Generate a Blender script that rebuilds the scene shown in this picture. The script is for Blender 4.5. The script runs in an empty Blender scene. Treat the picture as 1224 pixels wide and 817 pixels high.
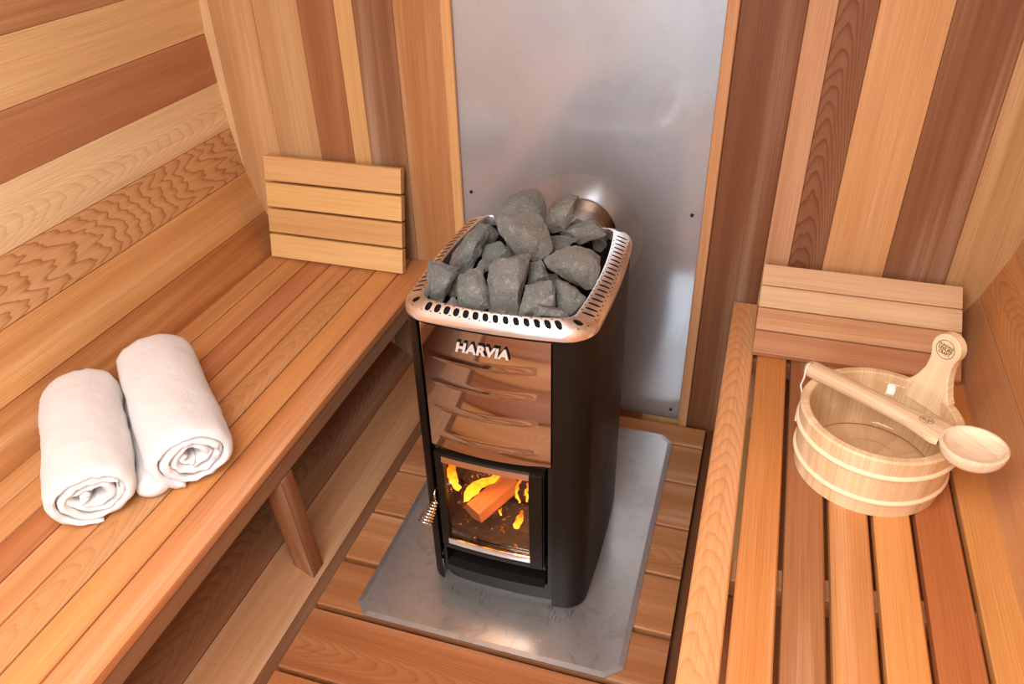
import bpy, bmesh, math, random
import numpy as np
from mathutils import Vector, Matrix, noise as mnoise
from mathutils.geometry import convex_hull_2d
random.seed(7)
S = bpy.context.scene
PI = math.pi

# ------------------------------------------------------------------ camera
F_PX = 944.48
CAM_R = ((0.95406014, 0.29863436, -0.02422341), (0.14743885, -0.53833234, -0.82973494), (-0.26082761, 0.78804556, -0.55763173))
CAM = Vector((0.280, -1.057, 1.410))
R_, D_, F_ = (Vector(r) for r in CAM_R)
cd = bpy.data.cameras.new('camera'); cam = bpy.data.objects.new('camera', cd); S.collection.objects.link(cam)
m = Matrix((R_, -D_, -F_)).transposed().to_4x4(); m.translation = CAM
cam.matrix_world = m
cd.sensor_width = 36; cd.lens = F_PX / 1224 * 36; cd.clip_start = 0.02
S.camera = cam

# ------------------------------------------------------------------ world, lights, exposure
S.view_settings.view_transform = 'Standard'; S.view_settings.look = 'None'
S.view_settings.gamma = 1; S.view_settings.use_curve_mapping = False
S.view_settings.exposure = 0.12
W = bpy.data.worlds.new('sky'); S.world = W; W.use_nodes = True
bg = W.node_tree.nodes['Background']; bg.inputs[0].default_value = (.78, .88, 1, 1); bg.inputs[1].default_value = 1.8
def area(name, loc, target, sx, sy, power, col):
    l = bpy.data.lights.new(name, 'AREA'); l.shape = 'RECTANGLE'; l.size = sx; l.size_y = sy; l.energy = power; l.color = col
    o = bpy.data.objects.new(name, l); S.collection.objects.link(o); o.location = loc
    o.rotation_euler = (Vector(target) - Vector(loc)).to_track_quat('-Z', 'Y').to_euler(); return o
area('ceiling_bounce_light', (-.05, -.85, 1.80), (-.1, -.45, 0), 1.0, 1.5, 50, (1, .965, .925))
area('door_daylight', (-.1, -1.90, 1.2), (-.1, 0, .5), .5, .8, 16, (.88, .94, 1))

# ------------------------------------------------------------------ helpers
def lin(r, g, b):
    f = lambda c: (c / 255) / 12.92 if c / 255 < .04045 else ((c / 255 + .055) / 1.055) ** 2.4
    return (f(r), f(g), f(b))
def adj(t): return (min(.92, t[0] * 1.02), t[1] * 1.21, t[2] * 1.32)
def hx(a, b, t): return tuple(x + (y - x) * t for x, y in zip(a, b))

class MB:
    """collects shapes with wood attributes, builds them as one mesh"""
    def __init__(s): s.v = []; s.f = []; s.a = []; s.mi = []
    def face(s, idx, att=None, mi=0): s.f.append(tuple(idx)); s.a.append(att); s.mi.append(mi)
    def add(s, verts, faces, att=None, mi=0):
        b = len(s.v); s.v += [Vector(v) for v in verts]
        for k, f in enumerate(faces): s.face([b + i for i in f], att[k] if att else None, mi)
    def board(s, O, U, V, L, Wd, T, tone, grain=(0, .3, .5), cham=.002, latoff=0, mi=0):
        """O: centre of start end, at top face; U length dir, V width dir, N outward = U x V"""
        tone = adj(tone)
        U = Vector(U).normalized(); V = Vector(V).normalized(); N = U.cross(V); O = Vector(O)
        c = min(cham, T * .45); h = Wd / 2
        prof = [(-h, -T + c), (-h, -c), (-h + c, 0), (h - c, 0), (h, -c), (h, -T + c), (h - c, -T), (-h + c, -T)]
        off = random.uniform(0, 60); n = len(prof)
        b = len(s.v); base = b
        for k in (0, 1):
            for (y, z) in prof: s.v.append(O + U * (L * k) + V * y + N * z)
        for i in range(n):
            j = (i + 1) % n
            at = [(off + L * kk, prof[q][0] + latoff, prof[q][1]) for kk, q in ((0, i), (1, i), (1, j), (0, j))]
            s.face((b + i, b + n + i, b + n + j, b + j), (at, tone, grain), mi)
        e = hx(tone, (0, 0, 0), .25)
        s.face([b + i for i in range(n)], ([(off, p[0] + latoff, p[1]) for p in prof], e, grain), mi)
        s.face([b + n + i for i in range(n)][::-1], ([(off + L, p[0] + latoff, p[1]) for p in prof][::-1], e, grain), mi)
    def box(s, x0, x1, y0, y1, z0, z1, mi=0):
        v = [(x, y, z) for z in (z0, z1) for y in (y0, y1) for x in (x0, x1)]
        s.add(v, [(0, 2, 3, 1), (4, 5, 7, 6), (0, 1, 5, 4), (2, 6, 7, 3), (0, 4, 6, 2), (1, 3, 7, 5)], None, mi)
    def tube(s, pts, rad, seg=10, cap=True, mi=0, closed=False):
        pts = [Vector(p) for p in pts]; n = len(pts); b = len(s.v)
        r = rad if hasattr(rad, '__len__') else [rad] * n
        nor = None
        for i in range(n):
            a = pts[(i - 1) % n] if (i > 0 or closed) else pts[i]; c = pts[(i + 1) % n] if (i < n - 1 or closed) else pts[i]
            t = (c - a).normalized()
            if nor is None: nor = t.orthogonal().normalized()
            nor = (nor - t * nor.dot(t)).normalized(); bi = t.cross(nor)
            for k in range(seg):
                an = 2 * PI * k / seg; s.v.append(pts[i] + (nor * math.cos(an) + bi * math.sin(an)) * r[i])
        for i in range(n if closed else n - 1):
            j = (i + 1) % n
            for k in range(seg):
                k2 = (k + 1) % seg; s.face((b + i * seg + k, b + i * seg + k2, b + j * seg + k2, b + j * seg + k), None, mi)
        if cap and not closed:
            s.face([b + k for k in range(seg)][::-1], None, mi); s.face([b + (n - 1) * seg + k for k in range(seg)], None, mi)
    def lathe(s, prof, seg=48, c=(0, 0, 0), mi=0, attf=None):
        """prof (r,z) closed loop if first==last"""
        b = len(s.v); n = len(prof)
        for (r, z) in prof:
            for k in range(seg):
                a = 2 * PI * k / seg; s.v.append(Vector((c[0] + r * math.cos(a), c[1] + r * math.sin(a), c[2] + z)))
        for i in range(n - 1):
            for k in range(seg):
                k2 = (k + 1) % seg
                s.face((b + i * seg + k, b + i * seg + k2, b + (i + 1) * seg + k2, b + (i + 1) * seg + k), attf(i, k) if attf else None, mi)
    def build(s, name, mats, parent=None, smooth=False, merge=None, label=None):
        me = bpy.data.meshes.new(name)
        used = sorted({i for f in s.f for i in f})
        me.from_pydata([tuple(v) for v in s.v], [], s.f)
        mats = mats if isinstance(mats, (list, tuple)) else [mats]
        for mt in mats: me.materials.append(mt)
        me.polygons.foreach_set('material_index', s.mi)
        if any(a is not None for a in s.a):
            me.attributes.new('wc', 'FLOAT_VECTOR', 'CORNER'); me.attributes.new('tone', 'FLOAT_COLOR', 'CORNER'); me.attributes.new('grain', 'FLOAT_VECTOR', 'CORNER')
            W_, T_, G_ = [], [], []
            for f, a in zip(s.f, s.a):
                if a is None: a = ([(0, 0, 0)] * len(f), (.5, .3, .15), (0, .3, .5))
                for q in a[0]: W_ += list(q); T_ += [*a[1], 1]; G_ += list(a[2])
            me.attributes['wc'].data.foreach_set('vector', W_); me.attributes['tone'].data.foreach_set('color', T_); me.attributes['grain'].data.foreach_set('vector', G_)
        if smooth: me.polygons.foreach_set('use_smooth', [True] * len(me.polygons))
        me.update()
        if merge:
            bm = bmesh.new(); bm.from_mesh(me); bmesh.ops.remove_doubles(bm, verts=bm.verts, dist=merge)
            bmesh.ops.recalc_face_normals(bm, faces=bm.faces); bm.to_mesh(me); bm.free()
        if smooth == 'auto':
            me.set_sharp_from_angle(angle=math.radians(35))
        o = bpy.data.objects.new(name, me); S.collection.objects.link(o)
        if parent is not None: put(o, parent)
        if label: o['label'] = label
        return o
def put(o, parent):
    """parent o (geometry given in world coordinates) under an empty"""
    o.parent = parent
    o.matrix_parent_inverse = Matrix.Translation(parent.location).inverted() if parent.parent is None else Matrix()
def thing(name, label, cat, loc, group=None):
    o = bpy.data.objects.new(name, None); S.collection.objects.link(o); o.location = loc; o.empty_display_size = .05
    o['label'] = label; o['category'] = cat
    if group: o['group'] = group
    return o
def tag(o, label, cat, group=None):
    o['label'] = label; o['category'] = cat
    if group: o['group'] = group
    return o
def struct(o, label=None):
    o['kind'] = 'structure'
    if label: o['label'] = label
    return o
def at_y(u, v, y):
    """point seen at (u, v) in the photo at depth y"""
    q = px_ray(u, v); return CAM + q * ((y - CAM.y) / q.y)
def px_ray(u, v): return R_ * ((u - 612) / F_PX) + D_ * ((v - 408.5) / F_PX) + F_

# ------------------------------------------------------------------ materials
class NT:
    def __init__(s, name):
        s.m = bpy.data.materials.new(name); s.m.use_nodes = True; s.t = s.m.node_tree; s.N = s.t.nodes; s.b = s.N['Principled BSDF']
    def n(s, typ, **kw):
        o = s.N.new(typ)
        for k, v in kw.items(): setattr(o, k, v)
        return o
    def l(s, a, b): s.t.links.new(a, b)
    def math(s, op, a, b=None, c=None, clamp=False):
        o = s.n('ShaderNodeMath', operation=op, use_clamp=clamp)
        for i, x in enumerate((a, b, c)):
            if x is None: continue
            if isinstance(x, (int, float)): o.inputs[i].default_value = x
            else: s.l(x, o.inputs[i])
        return o.outputs[0]
    def noise(s, vec, scale=1, detail=3, rough=.5, dist=0):
        o = s.n('ShaderNodeTexNoise'); s.l(vec, o.inputs['Vector']); o.inputs['Scale'].default_value = scale
        o.inputs['Detail'].default_value = detail; o.inputs['Roughness'].default_value = rough; o.inputs['Distortion'].default_value = dist
        return o.outputs['Fac']
    def vmul(s, vec, k):
        o = s.n('ShaderNodeVectorMath', operation='MULTIPLY'); s.l(vec, o.inputs[0]); o.inputs[1].default_value = k; return o.outputs[0]
    def mix(s, fac, a, b, mode='MIX'):
        o = s.n('ShaderNodeMix', data_type='RGBA', blend_type=mode)
        for sock, x in ((o.inputs[0], fac), (o.inputs[6], a), (o.inputs[7], b)):
            if isinstance(x, (int, float)): sock.default_value = x
            elif isinstance(x, tuple): sock.default_value = (*x[:3], 1)
            else: s.l(x, sock)
        return o.outputs[2]
    def ramp(s, fac, stops):
        o = s.n('ShaderNodeValToRGB'); s.l(fac, o.inputs[0]); e = o.color_ramp.elements
        while len(e) < len(stops): e.new(.5)
        for q, (p, c) in zip(e, stops): q.position = p; q.color = (*c, 1)
        return o.outputs[0]
    def rng(s, x, a, b, c=0., d=1.):
        o = s.n('ShaderNodeMapRange'); s.l(x, o.inputs[0])
        for i, q in enumerate((a, b, c, d)): o.inputs[i + 1].default_value = q
        return o.outputs[0]

def wood_mat(name, rough=.50, k1=24, k2=2100, warp=1.0, wf=(3.2, 16, 16)):
    w = NT(name)
    wc = w.n('ShaderNodeAttribute', attribute_name='wc').outputs['Vector']
    tone = w.n('ShaderNodeAttribute', attribute_name='tone').outputs['Color']
    gr = w.n('ShaderNodeSeparateXYZ'); w.l(w.n('ShaderNodeAttribute', attribute_name='grain').outputs['Vector'], gr.inputs[0])
    cath, line, streak = gr.outputs
    xyz = w.n('ShaderNodeSeparateXYZ'); w.l(wc, xyz.inputs[0]); u, v, nz = xyz.outputs
    fine = w.noise(w.vmul(wc, (5, 420, 420)), 1, 4, .6)
    mid = w.noise(w.vmul(wc, (1.6, 70, 70)), 1, 3, .55)
    broad = w.noise(w.vmul(wc, (.7, 17, 17)), 1, 2, .5)
    warpn = w.noise(w.vmul(wc, wf), 1, 2, .45)
    warp2 = w.noise(w.vmul(wc, (14, 85, 85)), 1, 2, .5)
    # growth-ring field: parabolic arches where the board is flat sawn, straight lines elsewhere
    vv = w.math('MULTIPLY', w.math('MULTIPLY', v, v), k2)
    g = w.math('ADD', w.math('MULTIPLY', u, k1), vv)
    g = w.math('ADD', g, w.math('MULTIPLY', warpn, 4.5 * warp)); g = w.math('ADD', g, w.math('MULTIPLY', warp2, .55 * warp))
    st = w.math('ADD', w.math('MULTIPLY', v, 190), w.math('MULTIPLY', warpn, 3.0))
    fr = w.math('FRACT', g); late = w.math('MULTIPLY', w.math('POWER', fr, 4), w.rng(fr, .94, 1, 1, 0))
    fr2 = w.math('FRACT', st); late2 = w.math('MULTIPLY', w.math('MULTIPLY', w.math('POWER', fr2, 2.2), w.rng(fr2, .9, 1, 1, 0)), w.rng(broad, .35, .65, .35, 1.))
    lm = w.n('ShaderNodeMix'); w.l(cath, lm.inputs[0]); w.l(late2, lm.inputs[2]); w.l(late, lm.inputs[3])
    lines = w.math('MULTIPLY', w.math('MULTIPLY', lm.outputs[0], line), 1.25, clamp=True)
    dark = w.mix(1.0, tone, (.55, .385, .28), 'MULTIPLY')
    light = w.mix(.30, tone, (1, .86, .66))
    c = w.mix(w.math('MULTIPLY', w.rng(broad, .42, .72), streak, clamp=True), tone, dark)
    c = w.mix(w.math('MULTIPLY', w.rng(broad, .45, .25), streak, clamp=True), c, light)
    c = w.mix(w.math('MULTIPLY', w.rng(mid, .42, .75), w.math('MULTIPLY', streak, .8), clamp=True), c, dark)
    c = w.mix(w.math('MULTIPLY', w.rng(fine, .45, .75), .45, clamp=True), c, dark)
    c = w.mix(lines, c, dark)
    w.l(c, w.b.inputs['Base Color'])
    w.l(w.rng(fine, .3, .7, rough - .06, rough + .1), w.b.inputs['Roughness'])
    w.b.inputs['Specular IOR Level'].default_value = .28
    bp = w.n('ShaderNodeBump'); bp.inputs['Strength'].default_value = .12; bp.inputs['Distance'].default_value = .001
    w.l(fine, bp.inputs['Height']); w.l(bp.outputs[0], w.b.inputs['Normal'])
    return w.m
WOOD = wood_mat('cedar')
WAVY = wood_mat('wavy_cedar', k1=20, k2=200, warp=1.25, wf=(3, 22, 22))
PINE = wood_mat('pale_pine', rough=.42, k1=30, k2=2600, warp=.5)

def simple(name, col, rough=.5, metal=0, spec=.5):
    w = NT(name); w.b.inputs['Base Color'].default_value = (*col, 1); w.b.inputs['Roughness'].default_value = rough
    w.b.inputs['Metallic'].default_value = metal; w.b.inputs['Specular IOR Level'].default_value = spec
    w.b.inputs['Emission Strength'].default_value = 0
    return w
def steel(name, col, r0, r1, scuff=.0, scale=6, stretch=(1, 1, 1), haze=.0, r2=.55):
    """brushed metal: a sharp lobe (r0..r1) mixed with a broad hazy one (r2)"""
    w = simple(name, col, r0, 1)
    g = w.n('ShaderNodeNewGeometry').outputs['Position']
    a = w.noise(w.vmul(g, stretch), scale, 4, .6, .6)
    w.l(w.rng(a, .35, .7, r0, r1), w.b.inputs['Roughness'])
    cs = None
    if scuff:
        b = w.noise(g, scale * 2.3, 5, .65, 1.2)
        cs = w.mix(w.math('MULTIPLY', w.rng(b, .56, .68), scuff, clamp=True), col, tuple(x * .5 for x in col))
        w.l(cs, w.b.inputs['Base Color'])
    if haze:
        p2 = w.n('ShaderNodeBsdfPrincipled'); p2.inputs['Base Color'].default_value = (*col, 1); p2.inputs['Metallic'].default_value = 1; p2.inputs['Roughness'].default_value = r2
        if cs is not None: w.l(cs, p2.inputs['Base Color'])
        mx = w.n('ShaderNodeMixShader'); w.l(w.rng(a, .3, .7, haze - .08, haze + .08), mx.inputs[0]); w.l(w.b.outputs[0], mx.inputs[1]); w.l(p2.outputs[0], mx.inputs[2]); w.l(mx.outputs[0], w.N['Material Output'].inputs[0])
    return w
PANEL = steel('brushed_steel_sheet', (.52, .555, .61), .10, .15, .12, 4, stretch=(1, 1, .4), haze=.76, r2=.6).m
PLATE = steel('scuffed_steel_plate', (.58, .58, .585), .2, .28, .35, 9, haze=.66, r2=.6).m
RIM = steel('polished_rim_steel', (.86, .84, .83), .10, .15, haze=.42, r2=.5).m
MIRROR = steel('mirror_steel', (.50, .435, .395), .04, .07).m
TRIMST = steel('bright_trim_steel', (.78, .74, .70), .12, .18).m
FLUE = steel('spun_steel', (.66, .70, .76), .14, .2, haze=.66, r2=.5).m
BLACK = steel('black_stove_paint', (.011, .007, .005), .40, .48).m
BLACK.node_tree.nodes['Principled BSDF'].inputs['Metallic'].default_value = 0; BLACK.node_tree.nodes['Principled BSDF'].inputs['Specular IOR Level'].default_value = .16
SOOT_SHADE = simple('soot_shade_black', (.006, .005, .005), .8, 0, .2).m  # soot lining; also the painted dark of the rim slots and badge shadow
IRON = simple('dark_cast_iron', (.012, .011, .010), .5, 0, .3).m
HOLE = simple('dark_screw', (.02, .018, .016), .5, .6).m
BURN = simple('burnt_brown_mark', (.16, .065, .02), .7).m
SILVER = simple('badge_steel', (.72, .68, .66), .35, .35).m
ROPE = simple('white_cord', (.80, .74, .64), .8).m

def stone_mat():
    w = NT('grey_sauna_stone'); tc = w.n('ShaderNodeTexCoord').outputs['Object']
    inf = w.n('ShaderNodeObjectInfo').outputs['Random']
    a = w.noise(tc, 520, 4, .8); b = w.noise(tc, 32, 4, .6); c = w.noise(tc, 90, 3, .6)
    base = w.mix(w.rng(b, .35, .65), (.10, .114, .108), (.215, .20, .18))
    base = w.mix(.55, base, w.ramp(inf, [(0, (.10, .12, .118)), (.35, (.20, .205, .19)), (.65, (.19, .17, .15)), (1, (.13, .15, .148))]))
    base = w.mix(w.rng(a, .57, .70, 0, .85), base, (.46, .455, .42))
    base = w.mix(w.rng(a, .43, .32, 0, .75), base, (.05, .052, .05))
    vein = w.math('SUBTRACT', 1, w.math('MULTIPLY', w.math('ABSOLUTE', w.math('SUBTRACT', w.noise(tc, 18, 3, .6, 1.5), .5)), 60), clamp=True)
    base = w.mix(w.math('MULTIPLY', vein, w.rng(c, .5, .62, 0, .5)), base, (.55, .54, .5))
    w.l(base, w.b.inputs['Base Color']); w.b.inputs['Roughness'].default_value = .75; w.b.inputs['Specular IOR Level'].default_value = .35
    bp = w.n('ShaderNodeBump'); bp.inputs['Strength'].default_value = .9; bp.inputs['Distance'].default_value = .004
    w.l(w.math('ADD', w.math('MULTIPLY', a, .5), c), bp.inputs['Height']); w.l(bp.outputs[0], w.b.inputs['Normal'])
    return w.m
STONE = stone_mat()
def towel_mat():
    w = NT('white_terry'); tc = w.n('ShaderNodeTexCoord').outputs['Object']
    a = w.noise(tc, 650, 2, .6); b = w.noise(tc, 40, 3, .6)
    w.b.inputs['Base Color'].default_value = (.80, .79, .80, 1); w.b.inputs['Roughness'].default_value = 1
    w.b.inputs['Specular IOR Level'].default_value = .1; w.b.inputs['Sheen Weight'].default_value = .3
    bp = w.n('ShaderNodeBump'); bp.inputs['Strength'].default_value = .6; bp.inputs['Distance'].default_value = .0025
    w.l(w.math('ADD', a, w.math('MULTIPLY', b, 1.5)), bp.inputs['Height']); w.l(bp.outputs[0], w.b.inputs['Normal'])
    return w.m
TOWEL = towel_mat()
def glass_mat(name, tint, gl, rough=.0):
    w = NT(name); w.N.remove(w.b); out = w.N['Material Output']
    t = w.n('ShaderNodeBsdfTransparent'); t.inputs[0].default_value = (*tint, 1)
    g = w.n('ShaderNodeBsdfGlossy'); g.inputs['Roughness'].default_value = rough; g.inputs[0].default_value = (1, .95, .9, 1)
    lw = w.n('ShaderNodeLayerWeight'); lw.inputs[0].default_value = .5
    fr = w.math('MULTIPLY_ADD', w.math('POWER', lw.outputs['Facing'], 5), .8, .045)
    mx = w.n('ShaderNodeMixShader'); w.l(w.math('MULTIPLY', fr, gl, clamp=True), mx.inputs[0]); w.l(t.outputs[0], mx.inputs[1]); w.l(g.outputs[0], mx.inputs[2])
    w.l(mx.outputs[0], out.inputs[0]); return w.m
DOORGLASS = glass_mat('stove_glass', (.93, .88, .82), 1.3, .02)
PANE = glass_mat('door_pane', (.95, .98, .97), 1.0)
LINER = glass_mat('clear_plastic_liner', (.96, .96, .95), 1.2, .06)
def flame_mat():
    w = NT('flame'); w.N.remove(w.b); out = w.N['Material Output']
    tc = w.n('ShaderNodeTexCoord').outputs['Generated']; sp = w.n('ShaderNodeSeparateXYZ'); w.l(tc, sp.inputs[0])
    nz = w.noise(w.n('ShaderNodeTexCoord').outputs['Object'], 60, 3, .6, 1)
    f = w.math('ADD', sp.outputs[2], w.math('MULTIPLY', w.math('SUBTRACT', nz, .5), .9))
    col = w.ramp(f, [(0.0, (1, .46, .04)), (.45, (1, .30, .012)), (.75, (1, .11, .003)), (1, (.7, .05, .0))])
    e = w.n('ShaderNodeEmission'); w.l(col, e.inputs[0]); e.inputs[1].default_value = 3.2
    t = w.n('ShaderNodeBsdfTransparent'); lw = w.n('ShaderNodeLayerWeight'); lw.inputs[0].default_value = .35
    mx = w.n('ShaderNodeMixShader'); w.l(w.rng(lw.outputs['Facing'], .45, .95), mx.inputs[0]); w.l(e.outputs[0], mx.inputs[1]); w.l(t.outputs[0], mx.inputs[2])
    w.l(mx.outputs[0], out.inputs[0]); return w.m
FLAME = flame_mat()
def ember_mat():
    w = NT('glowing_embers'); g = w.n('ShaderNodeTexCoord').outputs['Object']
    a = w.noise(g, 45, 4, .7, .8)
    w.b.inputs['Base Color'].default_value = (.02, .015, .012, 1); w.b.inputs['Roughness'].default_value = .9
    w.b.inputs['Emission Color'].default_value = (1, .16, .01, 1); w.l(w.rng(a, .60, .72, 0, 2.2), w.b.inputs['Emission Strength'])
    return w.m
EMBER = ember_mat()

# ------------------------------------------------------------------ tones (the boards' own colours)
HON = lin(214, 160, 104); PALE = lin(226, 184, 138); ORA = lin(206, 136, 80); RED = lin(168, 100, 62); BRN = lin(128, 78, 50)
PINK = lin(206, 150, 112); GREYB = lin(152, 108, 80); GOLD = lin(208, 144, 76)

YW = .689; Y0 = -1.95        # end wall face, front wall face
BX = -.11                    # barrel axis x
# right half profile (half width, z) from bottom to top
PROF = [(.13, -.185), (.27, -.125), (.40, .0), (.495, .062), (.608, .136), (.712, .212), (.800, .300), (.862, .390), (.908, .49), (.945, .605), (.963, .725),
        (.970, .845), (.975, .965), (.965, 1.09), (.94, 1.21), (.90, 1.325), (.845, 1.435), (.775, 1.54), (.69, 1.635), (.59, 1.715), (.48, 1.78), (.36, 1.83), (.23, 1.86), (.09, 1.875)]
S.cursor.location = (0, 0, 0)

# ------------------------------------------------------------------ barrel staves (side walls and ceiling)
def stave(mb, a, b, side, tone, grain, mi=0, latoff=0):
    pa = Vector((BX + side * a[0], 0, a[1])); pb = Vector((BX + side * b[0], 0, b[1]))
    mid = (pa + pb) / 2; V = (pb - pa); Wd = V.length - .0009
    # inner face is the top face of the board: normal must point to the axis
    U = Vector((0, 1, 0)); V.normalize(); N = U.cross(V); inward = Vector((BX - mid.x, 0, .9 - mid.z))
    if N.dot(inward) < 0: V = -V
    mb.board(Vector((mid.x, Y0 - .03, mid.z)), U, V, YW - Y0 + .06 + .03, Wd, .04, tone, grain, .0012, latoff, mi)
left_tones = [(RED, (0, .2, .5)), (ORA, (0, .2, .4)), (lin(180,124,84), (0, .35, .45)), (lin(152,100,66), (1, .6, .6)), (lin(150,98,64), (0, .4, .6)), (ORA, (0, .4, .5)), (ORA, (0, .3, .6)),
              (lin(204, 136, 82), (0, .3, 1.0)), (lin(216, 150, 92), (0, .5, .4)), (lin(210, 150, 100), (1, 1.0, .2)), (lin(238, 194, 146), (1, .38, .35)), (lin(188, 124, 84), (0, .2, .3)),
              (lin(236, 186, 132), (0, .25, .3)), (lin(206, 148, 104), (0, .3, .6)), (PINK, (0, .3, .8)), (HON, (0, .3, .5)), (RED, (0, .3, .4)), (HON, (1, .4, .3)), (ORA, (0, .3, .5)),
              (PALE, (0, .3, .4)), (HON, (0, .3, .5)), (RED, (0, .3, .5)), (PALE, (0, .3, .3))]
right_tones = [(RED, (0, .2, .5)), (ORA, (0, .2, .4)), (HON, (0, .3, .5)), (ORA, (0, .3, .6)), (HON, (0, .4, .6)), (ORA, (0, .4, .5)), (lin(196,130,84), (0, .25, .35)),
               (lin(200, 134, 86), (0, .22, .3)), (lin(214, 142, 86), (1, .55, .3)), (HON, (1, .5, .4)), (PALE, (0, .4, .5)), (ORA, (1, .5, .4)),
               (PALE, (0, .3, .4)), (RED, (0, .3, .6)), (PINK, (1, .3, .6)), (HON, (0, .3, .5)), (ORA, (0, .3, .4)), (HON, (1, .4, .3)), (PALE, (0, .3, .5)),
               (PALE, (0, .3, .4)), (RED, (0, .3, .5)), (HON, (0, .3, .5)), (PALE, (0, .3, .3))]
CE = 15
def light_seal(mb, side, i0, i1):  # added dark sheet behind the staves, keeps light from leaking through the joints
    for i in range(i0, i1):
        a, b = PROF[i], PROF[i + 1]; v = []
        for (h, z) in (a, b):
            d = Vector((h, z - .9)).normalized() * .022
            for y in (Y0 - .02, YW + .05): v.append((BX + side * (h + d.x), y, z + d.y))
        mb.add(v, [(0, 1, 3, 2)], [([(0, 0, 0)] * 4, (.08, .04, .02), (0, 0, 0))])
for nm, side, tn in (('wall_left', -1, left_tones), ('wall_right', 1, right_tones)):
    mb = MB(); light_seal(mb, side, 2, CE)
    for i in range(2, CE):
        mi = 1 if (side == -1 and i == 9) else 0
        stave(mb, PROF[i], PROF[i + 1], side, tn[i][0], tn[i][1], mi, {10: .02, 9: .03, 8: 0}.get(i, random.uniform(-.03, .03)))
    struct(mb.build(nm, [WOOD, WAVY]))
mb = MB(); light_seal(mb, -1, CE, len(PROF) - 1); light_seal(mb, 1, CE, len(PROF) - 1)
for side, tn in ((-1, left_tones), (1, right_tones)):
    for i in range(CE, len(PROF) - 1): stave(mb, PROF[i], PROF[i + 1], side, tn[i][0], tn[i][1])
mb.board((BX, Y0 - .03, 1.878), (0, 1, 0), (-1, 0, 0), YW - Y0 + .09, .178, .04, HON, (0, .3, .5))
struct(mb.build('ceiling', WOOD))
# barrel bottom under the duckboards
mb = MB(); light_seal(mb, -1, 0, 2); light_seal(mb, 1, 0, 2)
for side in (-1, 1):
    for i in range(0, 2): stave(mb, PROF[i], PROF[i + 1], side, BRN, (0, .2, .4))
mb.board((BX, Y0 - .03, -.187), (0, 1, 0), (1, 0, 0), YW - Y0 + .09, .258, .04, BRN, (0, .2, .4))
struct(mb.build('trim_1', WOOD), 'lowest curved staves of the barrel, below the duckboards')

# ------------------------------------------------------------------ back wall of vertical boards
def half_width(z):
    for (a, za), (b, zb) in zip(PROF, PROF[1:]):
        if za <= z <= zb: return a + (b - a) * (z - za) / (zb - za)
    return PROF[-1][0] if z > 1 else PROF[0][0]
def zlimits(x):
    h = abs(x - BX); zs = [k * .01 for k in range(-16, 188)]
    ok = [z for z in zs if half_width(z) + .035 >= h]
    return (min(ok), max(ok)) if ok else None
def end_wall(y, facing, spec, hole=None, name='wall_back', extra=None):
    mb = MB()
    for (x0, x1, tone, grain, off) in spec:
        lim = zlimits((x0 + x1) / 2) if (x0 < BX < x1) else zlimits(x0 if abs(x0 - BX) < abs(x1 - BX) else x1)
        if lim is None: continue
        spans = [lim]
        if hole and x1 > hole[0] + .001 and x0 < hole[1] - .001: spans = [(lim[0], hole[2]), (hole[3], lim[1])]
        for (a, b) in spans:
            if b - a < .02: continue
            U = (0, 0, 1); V = (1, 0, 0) if facing < 0 else (-1, 0, 0)
            # N = U x V ; U=z, V=x -> y ; need -y for the back wall
            V = (-1, 0, 0) if facing < 0 else (1, 0, 0)
            mb.board(((x0 + x1) / 2, y, a), U, V, b - a, x1 - x0 - .0008, .04, tone, grain, .001, off)
    return struct(mb.build(name, WOOD))
end_wall(YW, -1, [
    (-1.19, -1.056, lin(226, 176, 128), (0, .2, .2), 0), (-1.056, -.932, lin(216, 160, 110), (0, .45, .5), 0), (-.932, -.808, lin(206, 152, 104), (0, .25, .3), 0),
    (-.808, -.712, lin(166, 106, 66), (0, .3, .3), 0), (-.712, -.664, lin(222, 166, 108), (0, .2, .2), 0), (-.664, -.562, lin(160, 112, 80), (0, .5, .9), 0), (-.562, -.439, lin(186, 122, 74), (0, .35, .45), 0),
    (-.439, -.31, ORA, (0, .3, .4), 0), (-.31, -.18, HON, (0, .3, .4), 0), (-.18, -.05, ORA, (0, .3, .4), 0), (-.05, .08, RED, (0, .3, .4), 0), (.08, .205, HON, (0, .3, .4), 0),
    (.205, .333, lin(134, 82, 52), (0, .8, .6), 0), (.333, .388, lin(208, 148, 108), (0, .35, .3), 0), (.388, .462, lin(146, 92, 62), (1, 1.0, .3), -.02), (.462, .593, lin(218, 152, 98), (0, .22, .3), 0),
    (.593, .722, lin(160, 106, 74), (0, .35, 1.0), 0), (.722, .85, lin(204, 150, 100), (0, .3, .5), 0), (.85, .96, lin(206, 148, 98), (0, .3, .3), 0)])
# battens beside the steel sheet
mb = MB(); mb.board((-.4275, YW - .016, -.02), (0, 0, 1), (-1, 0, 0), 1.83, .025, .016, lin(222, 160, 104), (0, .3, .2))
struct(mb.build('trim_2', WOOD))
mb = MB(); mb.board((.192, YW - .016, -.02), (0, 0, 1), (-1, 0, 0), 1.83, .024, .016, lin(206, 144, 98), (0, .5, .3))
struct(mb.build('trim_3', WOOD))

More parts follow.
